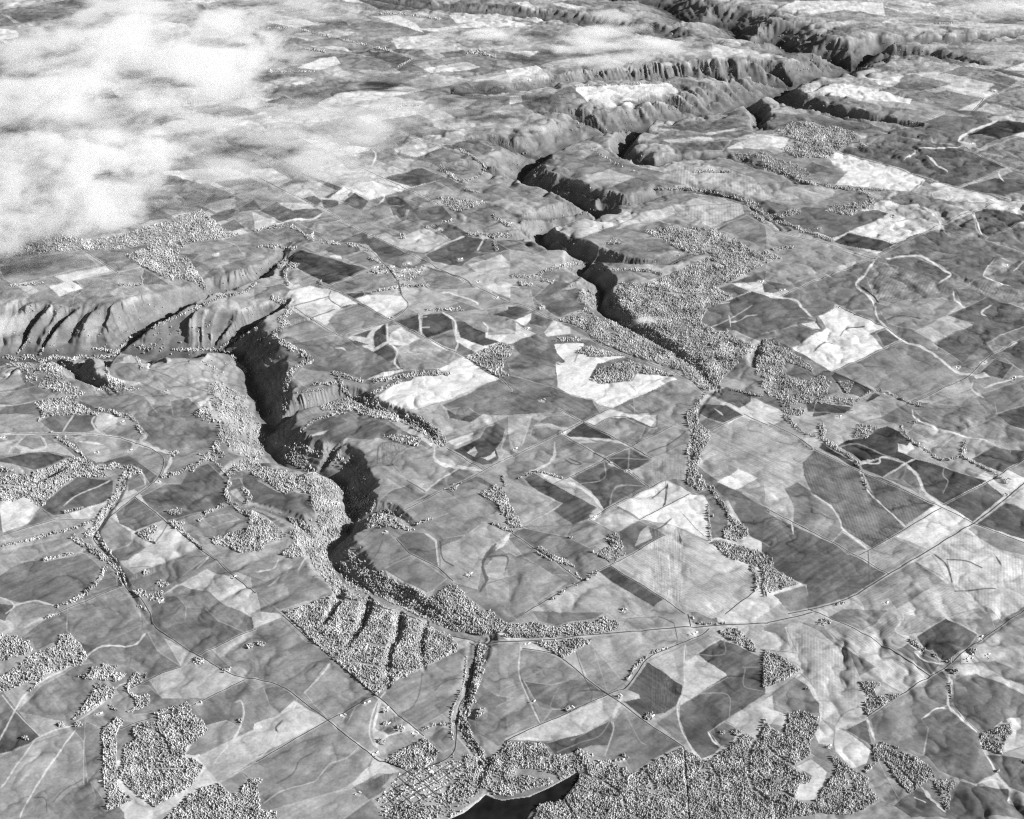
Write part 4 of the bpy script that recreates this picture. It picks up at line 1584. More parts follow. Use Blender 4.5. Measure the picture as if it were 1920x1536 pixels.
def paint(pts, width, v, soft=0.6, rough=0.25, strength=1.0, taper=False):
    w = window(pts, width + 4)
    if taper:
        d = np.full(PX[w].shape, 1e9)
        sg = np.hypot(*(pts[1:] - pts[:-1]).T); cum = np.concatenate([[0], np.cumsum(sg)]); tot = cum[-1] + 1e-6
        for i in range(len(pts) - 1):
            v0 = pts[i + 1] - pts[i]; L = v0 @ v0 + 1e-9
            t = np.clip(((PX[w] - pts[i, 0]) * v0[0] + (PY[w] - pts[i, 1]) * v0[1]) / L, 0, 1)
            f = (cum[i] + t * sg[i])
            e = np.minimum(f, tot - f) / (width * 2.2)
            sh = (1 - np.clip(e, 0.0, 1)) * width * 0.36 - width * 0.16 * noise(f / (width * 2.4), f * 0 + pts[0, 0], 5)
            d = np.minimum(d, np.hypot(PX[w] - pts[i, 0] - t * v0[0], PY[w] - pts[i, 1] - t * v0[1]) + sh)
    else:
        d = path_dist(pts, PX[w], PY[w])
    d = d + rough * width * noise(PX[w] / 9, PY[w] / 9, int(abs(pts[0, 0]) * 3) % 997)
    a = (1 - smooth(width / 2 - soft, width / 2 + soft, d)) * strength
    VAL[w] = VAL[w] * (1 - a) + v * a
    TEX[w] = TEX[w] * (1 - 0.7 * a)
    CREASE[w] = CREASE[w] * (1 - a)
    THIN[w] = THIN[w] * (1 - a)
    return w, d

for k, nums, pts, name in feats:
    if k == 'w' and nums[0] >= 0.5:
        w = window(pts, 3)
        m = inside(pts, PX[w] + 1.5 * noise(PX[w] / 8, PY[w] / 8, 3), PY[w] + 1.5 * noise(PX[w] / 8, PY[w] / 8, 4))
        q = WOODED[w]; q[m] = np.maximum(q[m], min(1, nums[0])); WOODED[w] = q
    elif k == 't':
        w = window(pts, nums[0] + 4)
        d = path_dist(pts, PX[w], PY[w])
        q = WOODED[w]; WOODED[w] = np.maximum(q, 0.6 * (1 - smooth(nums[0] * 0.5, nums[0] * 0.9, d)))
for i, (k, nums, pts, name) in enumerate(feats):
    if k in 'fs' and len(pts) < 12:
        bx, by = bounds[i]
        for q in range(len(pts)):
            a_, c_ = pts[q], pts[(q + 1) % len(pts)]
            mx = (a_ + c_) / 2
            on_edge = (min(a_[0], c_[0]) > bx + 478) or (max(a_[0], c_[0]) < bx + 2) or (min(a_[1], c_[1]) > by + 382) or (max(a_[1], c_[1]) < by + 2)
            if on_edge or np.hypot(*(a_ - c_)) < 12: continue
            u_ = rnd.random()
            if u_ < 0.45: paint(np.array([a_, c_]), 1.5, 0.74, 0.7, 0.2, 0.55)
            elif u_ < 0.68: paint(np.array([a_, c_]), 1.3, 0.40, 0.7, 0.2, 0.5)
for k, nums, pts, name in feats:
    if k == 'r': paint(smooth_path(pts) if len(pts) > 4 else pts, 3.2, 0.74, 0.8, 0.15, 0.7)
    if k == 'h': paint(smooth_path(pts), 7.0, 0.72, 1.0, 0.1, 0.75)
for k, nums, pts, name in feats:
    if k == 'l': paint(smooth_path(pts), nums[1] * ((0.7 if pts[0, 0] > 1400 else 0.84) if nums[1] > 3.2 else 1.0), nums[0] - 0.02, 0.7, 0.3 if nums[1] > 2 else 0.05, 0.92, taper=nums[1] > 2)
for k, nums, pts, name in feats:
    if k == 'b':
        for q in range(3):
            p = pts[0] + np.array([rnd.uniform(-5, 5), rnd.uniform(-2.5, 2.5)])
            paint(np.array([p - [2.5, 0], p + [2.5, 1]]), 5.0, 0.76, 1.2, 0.3, 0.7)
    if k in 'rh':
        sp = smooth_path(pts) if (len(pts) > 4 or k == 'h') else pts
        w = window(sp, 5); d = path_dist(sp, PX[w], PY[w])
        KEEP_OUT[w] = np.maximum(KEEP_OUT[w], d < (2.6 if k == 'h' else 1.5))
    if k == 'g':                       # narrow gaps and draws through the woods
        sp = smooth_path(pts); w = window(sp, 6)
        d = path_dist(sp, PX[w], PY[w]) + 1.2 * noise(PX[w] / 6, PY[w] / 6, 12)
        KEEP_OUT[w] = np.maximum(KEEP_OUT[w], d < nums[0])
w = window(LAKE, 4); KEEP_OUT[w] = np.maximum(KEEP_OUT[w], inside(LAKE, PX[w], PY[w]))
# dry bright shore
w = window(LAKE, 8); d = path_dist(np.vstack([LAKE, LAKE[:1]]), PX[w], PY[w])
a = (1 - smooth(0.4, 1.6, d)) * ~inside(LAKE, PX[w], PY[w]); VAL[w] = VAL[w] * (1 - a) + 0.72 * a

canyon = smooth(0.05, 0.22, WALL)
slope_grass = 0.50 + 0.06 * smooth(260, 480, PY) + 0.05 * smooth(600, 800, PY) + 0.07 * fbm(GX / 260, GY / 260, 3, 140) + 0.05 * RIB * -1
slope_grass -= 0.10 * smooth(0.70, 0.95, WALL)                  # brush along the streams
VAL = VAL * (1 - canyon) + slope_grass * canyon
TEX *= 1 - canyon
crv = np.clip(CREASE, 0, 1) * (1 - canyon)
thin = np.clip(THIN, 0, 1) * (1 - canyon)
VAL = VAL * (1 - 0.5 * RUG) + (0.62 - 0.12 * RAV) * 0.5 * RUG
VAL = 0.585 + (VAL - 0.575) * 1.18
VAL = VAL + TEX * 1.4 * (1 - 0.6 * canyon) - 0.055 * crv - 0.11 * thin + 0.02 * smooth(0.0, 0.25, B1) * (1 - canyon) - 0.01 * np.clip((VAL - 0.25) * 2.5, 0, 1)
VAL = VAL * (1 - 0.75 * WOODED) + (0.60 + 0.08 * MOTT) * 0.75 * WOODED
ALB = alb(np.clip(VAL, 0.12, 0.92))

idx = np.arange(NR * NC).reshape(NR, NC)
quads = np.stack([idx[:-1, :-1], idx[1:, :-1], idx[1:, 1:], idx[:-1, 1:]], -1).reshape(-1, 4)
gme = quick_mesh("ground", np.stack([GX, GY, Z], -1).reshape(-1, 3), quads=quads)
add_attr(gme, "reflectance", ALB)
gme.polygons.foreach_set("use_smooth", np.ones(len(quads), bool))
gm = bpy.data.materials.new("farmland"); gm.use_nodes = True
nt = gm.node_tree; b = nt.nodes["Principled BSDF"]
b.inputs["Roughness"].default_value = 1.0; b.inputs["Specular IOR Level"].default_value = 0.0
at_ = nt.nodes.new("ShaderNodeAttribute"); at_.attribute_name = "reflectance"
geo = nt.nodes.new("ShaderNodeNewGeometry")
def noise_node(scale, detail, lo, hi, stretch=None):
    n = nt.nodes.new("ShaderNodeTexNoise"); n.inputs["Scale"].default_value = scale; n.inputs["Detail"].default_value = detail
    n.inputs["Roughness"].default_value = 0.6
    src = geo.outputs["Position"]
    if stretch:
        mp = nt.nodes.new("ShaderNodeMapping"); mp.inputs["Rotation"].default_value = (0, 0, stretch[0]); mp.inputs["Scale"].default_value = (stretch[1], 1, 1)
        nt.links.new(src, mp.inputs["Vector"]); src = mp.outputs[0]
    nt.links.new(src, n.inputs["Vector"])
    r = nt.nodes.new("ShaderNodeMapRange"); r.inputs[1].default_value = 0.25; r.inputs[2].default_value = 0.75
    r.inputs[3].default_value = lo; r.inputs[4].default_value = hi
    nt.links.new(n.outputs["Fac"], r.inputs[0])
    return r.outputs[0]
def mul(a, c):
    m = nt.nodes.new("ShaderNodeMath"); m.operation = 'MULTIPLY'
    nt.links.new(a, m.inputs[0]); nt.links.new(c, m.inputs[1]); return m.outputs[0]
g = mul(at_.outputs["Fac"], noise_node(1 / 26.0, 4, 0.78, 1.22))
g = mul(g, noise_node(1 / 120.0, 3, 0.86, 1.14, (0.72, 0.35)))
cmb = nt.nodes.new("ShaderNodeCombineColor")
for q in range(3): nt.links.new(g, cmb.inputs[q])
nt.links.new(cmb.outputs[0], b.inputs["Base Color"])
ground = link("ground", gme, gm)
tag(ground, "rolling plateau of grey farm fields cut by steep canyons", "ground", kind="structure")

# ------------------------------------------------------------------ lake, roads
lx, ly = at(LAKE[:, 0], LAKE[:, 1])
lme = bpy.data.meshes.new("lake")
bm = bmesh.new()
vs_ = [bm.verts.new((x, y, -2.5)) for x, y in zip(lx, ly)]
es = [bm.edges.new((vs_[i], vs_[(i + 1) % len(vs_)])) for i in range(len(vs_))]
bmesh.ops.triangle_fill(bm, use_beauty=True, edges=es)
for f in bm.faces:
    if f.normal.z < 0: f.normal_flip()
bm.to_mesh(lme); bm.free()
lm = mat_plain("lake_water", 0.012, 0.25, 1 / 120.0, 0.5)
lm.node_tree.nodes["Principled BSDF"].inputs["Specular IOR Level"].default_value = 0.2
lake = link("lake", lme, lm)
tag(lake, "black still water of the lake at the bottom edge below the town", "lake", kind="structure")

def road_mesh(name, ptspx, width, lift):
    x, y = at(ptspx[:, 0], ptspx[:, 1])
    P = np.stack([x, y], 1)
    seg = np.hypot(*(P[1:] - P[:-1]).T); s = np.concatenate([[0], np.cumsum(seg)])
    n = max(2, int(s[-1] / 18))
    q = np.linspace(0, s[-1], n + 1)
    C = np.stack([np.interp(q, s, P[:, 0]), np.interp(q, s, P[:, 1])], 1)
    T = np.gradient(C, axis=0); T /= np.linalg.norm(T, axis=1)[:, None] + 1e-9
    N = np.stack([-T[:, 1], T[:, 0]], 1)
    _, cpy = to_px(C[:, 0], C[:, 1])
    W = np.maximum(width, 0.85 * mpp_at(cpy))[:, None] / 2
    rows = []
    for f in (-1, 0, 1):
        e = C + N * W * f
        rows.append(np.column_stack([e, ground_z(e[:, 0], e[:, 1])]))
    top = np.max([r[:, 2] for r in rows], 0) + lift
    V = np.empty((len(C) * 3, 3))
    for k in range(3):
        r = rows[k]; r[:, 2] = top; V[k::3] = r
    F = []
    for i in range(len(C) - 1):
        a = i * 3
        F += [(a, a + 3, a + 4, a + 1), (a + 1, a + 4, a + 5, a + 2)]
    return quick_mesh(name, V, quads=np.array(F)[:, ::-1])

m_asphalt = mat_plain("asphalt", 0.075, 0.9, 1 / 40.0, 0.2)
m_gravel = mat_plain("gravel", 0.05, 0.95, 1 / 60.0, 0.25)
for k, nums, pts, name in feats:
    if k == 'h':
        o = link("highway", road_mesh("highway", smooth_path(pts), 13, 1.6), m_asphalt)
        tag(o, "dark two lane highway running across the fields to the canyon head", "highway", kind="structure")
    elif k == 'r':
        sp = smooth_path(pts) if len(pts) > 4 else pts
        o = link("gravel_road", road_mesh("gravel_road", sp, 9, 1.2), m_gravel)
        tag(o, "thin grey farm road along the field edges", "road", group="farm roads", kind="structure")

# ------------------------------------------------------------------ town and farms
m_wall_w = mat_plain("painted_wall", 0.55, 0.8); m_wall_g = mat_plain("grey_wall", 0.25, 0.8)
m_roof_l = mat_plain("pale_metal_roof", 0.75, 0.6, 1 / 3.0, 0.12); m_roof_d = mat_plain("dark_shingle_roof", 0.10, 0.9, 1 / 2.0, 0.3)
m_roof_m = mat_plain("grey_roof", 0.28, 0.8, 1 / 2.0, 0.2)

def house_mesh(L, W, h, rise, over=0.5, wing=False):
    """gabled walls and a separate roof with eaves; returns two meshes"""
    bw_, br = bmesh.new(), bmesh.new()
    def gable(cx, cy_, L, W, h, rise):
        x, y = L / 2, W / 2
        P = [(cx - x, cy_ - y, -1.5), (cx + x, cy_ - y, -1.5), (cx + x, cy_ + y, -1.5), (cx - x, cy_ + y, -1.5)]
        b = [bw_.verts.new(p) for p in P]; t = [bw_.verts.new((p[0], p[1], h)) for p in P]
        g0 = bw_.verts.new((cx - x, cy_, h + rise)); g1 = bw_.verts.new((cx + x, cy_, h + rise))
        for i in range(4): bw_.faces.new((b[i], b[(i + 1) % 4], t[(i + 1) % 4], t[i]))
        bw_.faces.new((t[1], t[2], g1)); bw_.faces.new((t[3], t[0], g0))
        k = rise / y
        for sgn in (-1, 1):
            ye = sgn * (y + over); ze = h - over * k
            lo = [(cx - x - over, cy_ + ye, ze), (cx + x + over, cy_ + ye, ze), (cx + x + over, cy_, h + rise), (cx - x - over, cy_, h + rise)]
            up = [(p[0], p[1], p[2] + 0.25) for p in lo]
            a = [br.verts.new(p) for p in lo]; c = [br.verts.new(p) for p in up]
            for q in range(4): br.faces.new((a[q], a[(q + 1) % 4], c[(q + 1) % 4], c[q]))
            br.faces.new(c); br.faces.new(a[::-1])
    gable(0, 0, L, W, h, rise)
    if wing: gable(L * 0.22, W * 0.62, L * 0.42, W * 0.8, h * 0.98, rise * 0.7)
    out = []
    for b_, nm in ((bw_, "wall"), (br, "roof")):
        bmesh.ops.recalc_face_normals(b_, faces=b_.faces)
        me = bpy.data.meshes.new(nm); b_.to_mesh(me); b_.free(); out.append(me)
    return out
KINDS = {
 'house': [house_mesh(14, 9, 4.0, 2.6, wing=True), house_mesh(15, 8.5, 3.6, 2.2), house_mesh(12, 9, 4.6, 3.0)],
 'barn': [house_mesh(28, 15, 6.0, 5.0, 0.8), house_mesh(36, 16, 5.5, 4.0, 0.8)],
 'shed': [house_mesh(16, 9, 3.6, 2.0), house_mesh(22, 10, 4.2, 2.2)],
 'hall': [house_mesh(48, 22, 7.0, 3.5, 0.8, wing=True)],
}
_mcache = {}
def building(kind, x, y, rot, roofm, wallm, label, cat, group, size=1.0):
    v = rnd.randrange(len(KINDS[kind]))
    key = (kind, v, roofm.name, wallm.name)
    if key not in _mcache:
        w_, r_ = KINDS[kind][v]
        w2 = w_.copy(); w2.name = "wall"; w2.materials.append(wallm)
        r2 = r_.copy(); r2.name = "roof"; r2.materials.append(roofm)
        _mcache[key] = (w2, r2)
    w2, r2 = _mcache[key]
    root = bpy.data.objects.new({'house': "house", 'barn': "barn", 'shed': "shed", 'hall': "school_building"}[kind], None)
    scene.collection.objects.link(root)
    root.location = (x, y, float(ground_z(np.array([x]), np.array([y]))[0]) + 0.3)
    root.rotation_euler = (0, 0, rot); root.scale = (size, size, size)
    tag(root, label, cat, group=group)
    qx, qy = to_px(x, y); r_ = {'house': 2.0, 'barn': 3.2, 'shed': 2.2, 'hall': 5.0}[kind]
    ww = window(np.array([[qx - r_, qy - r_], [qx + r_, qy + r_]]), 1); KEEP_OUT[ww] = np.maximum(KEEP_OUT[ww], np.hypot(PX[ww] - qx, (PY[ww] - qy) * 1.3) < r_)
    link("wall", w2, None, root); link("roof", r2, None, root)
    return root

TOWN = np.array([[p / 4 for p in q] for q in ((1060,1210),(1180,1165),(1420,1105),(1540,1095),(1570,1180),(1420,1290),(1330,1410),(1200,1440),(1000,1450),(880,1400),(1010,1290))]) + [480, 1152]
TA = math.atan2(D2[1], D2[0])
tc_ = np.array(at(782.0, 1490.0))
taken_xy = []
nh = 0
m_street = mat_plain("street_asphalt", 0.06, 0.9)
BLK = 86.0
def town_world(a, b): return tc_ + D1 * a + D2 * b
def in_town(p):
    q = to_px(p[0], p[1]); return bool(inside(TOWN, np.array([[q[0]]]), np.array([[q[1]]]))[0, 0])
for d_a, d_b in ((0, 1), (1, 0)):
    for k in range(-6, 7):
        run = []
        for s in np.arange(-560, 561, 14.0):
            p = town_world(k * BLK, s) if d_b else town_world(s, k * BLK * 1.25)
            if in_town(p): run.append(p)
            elif len(run) > 5: break
            else: run = []
        if len(run) > 5:
            R_ = np.array(run); q = np.stack(to_px(R_[:, 0], R_[:, 1]), 1)
            o = link("street", road_mesh("street", q, 7.5, 1.0), m_street)
            tag(o, "narrow straight street of the small town above the lake", "street", group="town streets", kind="structure")
for ka in range(-7, 8):
    for kb in range(-32, 33):
        for side in (-1, 1):
            a = ka * BLK + side * 21 + rnd.uniform(-3, 3); b = kb * 27.0 + rnd.uniform(-5, 5)
            bb = (b / (BLK * 1.25)) % 1.0
            if min(bb, 1 - bb) * BLK * 1.25 < 13: continue
            p = town_world(a, b)
            if not in_town(p) or rnd.random() < 0.16: continue
            pale = rnd.random() < 0.66
            kind = 'house' if rnd.random() < 0.8 else 'shed'
            if nh == 60: kind = 'hall'
            rm = m_roof_l if pale else (m_roof_d if rnd.random() < 0.5 else m_roof_m)
            if kind == 'hall':
                lab, cat = "largest white building among the town streets", "building"; rm = m_roof_l; grp = "town buildings"
            elif kind == 'house':
                lab, cat = ("pale roofed house on the street grid of the town above the lake", "house") if pale else ("dark roofed house on the street grid of the town above the lake", "house")
                grp = "pale roofed town houses" if pale else "dark roofed town houses"
            else:
                lab, cat = ("pale roofed shed behind the houses of the town above the lake", "shed") if pale else ("dark roofed shed behind the houses of the town above the lake", "shed")
                grp = "pale town sheds" if pale else "dark town sheds"
            building(kind, p[0], p[1], TA + rnd.choice((0, math.pi / 2)) + rnd.uniform(-.05, .05), rm, m_wall_w if rnd.random() < 0.7 else m_wall_g, lab, cat, grp)
            nh += 1
FARMS = {}
for ln in """1700,430,3|where the road forks past the row of trees at lower left
1470,360,3|on the road bend under a row of trees at lower left
740,750,3|beside the wooded creek at lower left
1490,680,3|on the dark yard above the irregular wood at lower left
830,680,13|at the lane junction above the town
650,760,13|in the small fenced yard on the lane above the town
970,720,13|first along the lane running up from the town
980,830,13|second along the lane, above the dark garden plot
1090,870,13|beside the dark garden plot above the town
940,970,13|in the round grove on the long field above the town
1190,900,13|at the dark pointed grove where the lane nears the creek
760,1350,13|alone on the pale paddock left of the town
890,1050,13|at the road just before the town wood
1040,770,23|in the dark clump of trees between two dark fields
440,710,23|behind the square shelter belt beside the track
800,620,23|at the crossing of two farm roads below the highway
1340,155,23|in the dark oval yard beside the highway
150,665,23|on the bright grass strip left of the shelter belt
110,225,23|just below the highway by the creek head
1370,140,23|at the edge of the oval yard beside the highway
820,1100,23|in the tree row by the lake inlet
1520,320,33|on the pale yard beside the slanting road at lower right
1480,350,33|at the corner of the pale yard at lower right
420,80,33|in the trees where the straight road meets the highway
1590,180,33|at the top corner of the black square field at lower right
1640,320,33|on the light field right of the pale yard
450,1005,33|in the bright hollow between the woods at the bottom
1180,550,2|in the white yard on the road bend at left
970,310,2|on the bright knoll inside the road loop at left
910,100,2|in the trees on the light field at left
1750,1270,2|alone by the diagonal road above the square wood
720,320,2|on the grey field left of the bright knoll
20,220,2|at the left edge beside the pale strips
1200,1440,2|in the wood beside the road at left
710,310,12|alone on the plateau inside the canyon bend
960,920,12|at the tree belt on the right rim of the long canyon
1600,1235,12|in the dark clump on the mottled field
380,180,22|at the road corner by the black triangular field
730,410,22|in the small white yard on the dark crossed field
840,1510,22|in the trees just above the highway
870,475,22|at the lower corner of the dark crossed triangle
610,810,22|on the white yard at the end of the bright swale
20,300,22|in the small grove by the slanting road in the middle
1780,640,32|on the highway near the right edge
880,1460,32|on the field edge above the highway at right
1800,540,32|in the trees of the stream belt near the right edge
530,60,32|on the narrow strip by the reservoir at right
1620,375,1|on the round plateau between two canyons at left
1240,1400,1|by the dark pond on the plateau above the long canyon
560,630,1|on the white square field at far left
1530,420,11|on the dark creased field right of the village
1380,200,11|in the white yard on the small dark field
870,240,11|on the section road above the village
1660,580,11|on the section road right of the village
1800,700,11|in the white forked yard near the forest
1010,850,11|at the crossroads below the village
900,480,11|at the left end of the village
960,500,11|in the left part of the village
1100,500,11|in the middle of the village
1160,490,11|in the right half of the village
1210,510,11|at the right end of the village
1080,540,11|in the lower part of the village
1130,450,11|at the top of the village
1250,470,11|near the road right of the village
1020,470,11|on the lane through the village
230,1470,21|on the crossing of field edges below the white fields
110,930,21|at the tip of the small bright wedge field
220,770,21|in the grove on the cloud veiled dark field
1870,580,21|in the white yard right of the largest forest
340,1200,21|at the left edge of the white fields
110,650,31|beside the section road right of the largest forest
930,95,31|at the top of the striped white field
530,770,31|at the top corner of the large white field at right
1420,1220,31|on the creek lane below the large white field
1610,1190,31|on the white yard by the lower right creek lane
1780,460,31|in the white teardrop yard at far right
1840,1310,31|on the pale lane near the right edge
900,910,10|on the long section road near the clouds
620,1130,10|on the white field left of the far road
730,1175,10|below the white field by the far road
1690,690,30|on the far road near the upper right edge
1520,1090,30|at the end of the bright winding strip at upper right""".splitlines():
    a, t = ln.split('|'); q = [int(v) for v in a.split(',')]
    ti, tj = (q[2] // 10, q[2] % 10)
    FARMS[(480 * ti + q[0] / 4, 384 * tj + q[1] / 4)] = t
for (px, py), words in FARMS.items():
    c = np.array(at(px, py)); sc = float(max(1.0, (mpp_at(py) / 5.6) ** 0.6))
    rot = TA + rnd.choice((0, math.pi / 2)) + rnd.uniform(-.2, .2)
    building('house', c[0] - 16 * sc, c[1] - 6, rot, rnd.choice((m_roof_l, m_roof_m)), m_wall_w, "farmhouse " + words, "house", None, 1.0 * sc)
    building('barn', c[0] + 22 * sc, c[1] + 12, rot + math.pi / 2 * rnd.randrange(2), m_roof_l, m_wall_w if rnd.random() < 0.5 else m_wall_g, "long pale roofed barn " + words, "barn", None, 0.9 * sc)
    if rnd.random() < 0.6:
        building('shed', c[0] + 4 * sc, c[1] - 34 * sc, rot, rnd.choice((m_roof_l, m_roof_d)), m_wall_g, "low shed " + words, "shed", None, 0.9 * sc)
print("town buildings", nh)

# ------------------------------------------------------------------ trees
WOOD_LABELS = {
 'A': ("irregular dense wood of pale trees in the lower left corner of the land", "wood"),
 'B': ("wood running off the bottom edge at lower left, below the irregular wood", "wood"),
 'C': ("big square block of wood with dark ravines, beside the foot of the long canyon", "wood"),
 'D': ("two strips of wood on both sides of the highway near the canyon head", "wood"),
 'E': ("broad continuous wood along the bottom edge right of the lake", "forest"),
 'F': ("rounded lobes of wood at the bottom, right of the wood cut by a straight track", "wood"),
 'G': ("wood at the bottom edge curving round a pale clearing", "wood"),
 'H': ("egg shaped wood on the dark hills at lower right", "wood"),
 'I': ("scrubby pale wood covering the sunlit rim of the long canyon", "wood"),
 'J': ("wood along the right rim of the narrow lower canyon, ending in a triangle", "wood"),
 'K': ("pale wood on the plateau between the cloud and the side canyon at left", "wood"),
 'L': ("largest forest, spread over the plateau around the upper canyon right of centre", "forest"),
 'M': ("rounded wood on the far plateau below the long mesa", "wood"),
}
def tree_dia(py):
    return 10.4 * (mpp_at(py) / 4.6) ** 0.62

tp = {k: [] for k in list(WOOD_LABELS) + ['scatter', 'lone']}
taken = []
for i, (k, nums, pts, name) in enumerate(feats):
    if k not in 'wtc': continue
    if k == 'w':
        lo, hi = pts.min(0), pts.max(0)
    elif k == 't':
        lo, hi = pts.min(0) - nums[0], pts.max(0) + nums[0]
    else:
        lo, hi = pts[0] - nums[0], pts[0] + nums[0]
    y = lo[1]
    rows = []
    while y < hi[1]:
        mpx = float(mpp_at(y)); d = float(tree_dia(y))
        sx = d * 0.86 / mpx
        yu = CH / 2 - y
        fore = max(0.3, math.sin(PITCH - math.atan(yu / FOC)))
        sy = max(1.5, sx * fore * 1.05)
        n = int((hi[0] - lo[0]) / sx) + 1
        xs = lo[0] + (np.arange(n) + rng.uniform(-0.42, 0.42, n) + 0.5 * (len(rows) % 2)) * sx
        ys = y + rng.uniform(-0.42, 0.42, n) * sy
        rows.append(np.stack([xs, ys], 1)); y += sy
    Q = np.vstack(rows) if rows else np.zeros((0, 2))
    # ragged outlines and small glades
    jx = 2.2 * noise(Q[:, 0] / 7, Q[:, 1] / 7, i) ; jy = 2.2 * noise(Q[:, 0] / 7, Q[:, 1] / 7, i + 77)
    if k == 'w':
        m = inside(pts, Q[:, 0] + jx, Q[:, 1] + jy)
        glade = noise(Q[:, 0] / 13, Q[:, 1] / 10, 501) * 0.5 + 0.5
        dens = nums[0] * (0.93 if nums[0] >= 0.9 else 0.8)
        m &= rng.uniform(0, 1, len(Q)) < dens * np.where(glade < 0.22, 0.25, np.where(glade < 0.32, 0.7, 1.0)) * np.where(np.abs(noise(Q[:, 0] / 34, Q[:, 1] / 26, 503)) < 0.035, 0.25, 1.0) * np.where(noise(Q[:, 0] / 45, Q[:, 1] / 30, 504) < -0.42, 0.3, 1.0)
    elif k == 't':
        d = path_dist(smooth_path(pts), Q[:, 0], Q[:, 1])
        wv = nums[0] * (0.55 + 0.45 * noise(Q[:, 0] / 12, Q[:, 1] / 12, i))
        gap = noise(Q[:, 0] / 16 + i, Q[:, 1] / 16, 502)
        m = (d < wv) & (rng.uniform(0, 1, len(Q)) < np.where(gap < -0.30, 0.25, 0.85))
    else:
        r = np.hypot(Q[:, 0] - pts[0, 0], (Q[:, 1] - pts[0, 1]) * 1.5)
        m = (r < nums[0] * (0.8 + 0.35 * noise(Q[:, 0] / 5, Q[:, 1] / 5, i))) & (rng.uniform(0, 1, len(Q)) < 0.72)
    Q = Q[m]
    if len(Q) == 0: continue
    Q = Q[gather(KEEP_OUT, Q[:, 0], Q[:, 1]) < 0.3]
    key = name or ('scatter' if k == 'w' else 'lone')
    tp[key].append(np.column_stack([Q, np.full(len(Q), i)]))
# a thin scatter of single trees over canyon walls and along ditches
wl_rows = rng.uniform([0, 60], [1920, 1180], (26000, 2))
wv_ = gather(WALL, wl_rows[:, 0], wl_rows[:, 1])
pk = np.where(wv_ > 0.86, 0.55, np.where(wv_ > 0.12, 0.10, 0.0)) * (0.4 + 1.2 * (noise(wl_rows[:, 0] / 30, wl_rows[:, 1] / 20, 88) > -0.1))
Q = wl_rows[rng.uniform(0, 1, len(wl_rows)) < pk]
tp['scatter'].append(np.column_stack([Q, np.full(len(Q), -1)]))

def crown_proto(seed, seg=6, rings=3):
    r = random.Random(seed)
    V = []; F = []
    prof = [(0.10, 0.30), (0.42, 0.50), (0.74, 0.33)] if rings == 3 else [(0.08, 0.26), (0.24, 0.44), (0.44, 0.50), (0.64, 0.41), (0.82, 0.25)]
    for z, rad in prof:
        for s in range(seg):
            a = 2 * math.pi * (s + r.uniform(-0.25, 0.25)) / seg
            q = rad * r.uniform(0.72, 1.25)
            V.append((q * math.cos(a), q * math.sin(a), z + r.uniform(-0.06, 0.06)))
    V.append((r.uniform(-.06, .06), r.uniform(-.06, .06), 1.0)); top = len(V) - 1
    nr = len(prof)
    for k in range(nr - 1):
        for s in range(seg):
            a, b = k * seg + s, k * seg + (s + 1) % seg
            F += [(a, b, b + seg), (a, b + seg, a + seg)]
    for s in range(seg):
        F.append(((nr - 1) * seg + s, (nr - 1) * seg + (s + 1) % seg, top))
    return np.array(V), np.array(F)

PROTOS = [crown_proto(s) for s in range(6)]
m_leaf = bpy.data.materials.new("foliage"); m_leaf.use_nodes = True
_nt = m_leaf.node_tree; _b = _nt.nodes["Principled BSDF"]
_b.inputs["Roughness"].default_value = 0.8; _b.inputs["Specular IOR Level"].default_value = 0.1
_a = _nt.nodes.new("ShaderNodeAttribute"); _a.attribute_name = "tone"
_c = _nt.nodes.new("ShaderNodeCombineColor")
for q in range(3): _nt.links.new(_a.outputs["Fac"], _c.inputs[q])
_nt.links.new(_c.outputs[0], _b.inputs["Base Color"])
_t = _nt.nodes.new("ShaderNodeBsdfTranslucent"); _mx = _nt.nodes.new("ShaderNodeMixShader"); _mx.inputs[0].default_value = 0.30
_nt.links.new(_c.outputs[0], _t.inputs["Color"])
_nt.links.new(_b.outputs[0], _mx.inputs[1]); _nt.links.new(_t.outputs[0], _mx.inputs[2])
_nt.links.new(_mx.outputs[0], _nt.nodes["Material Output"].inputs["Surface"])
m_bark = mat_plain("bark", 0.12, 0.95, 1 / 2.0, 0.3)
LEAF = 0.50

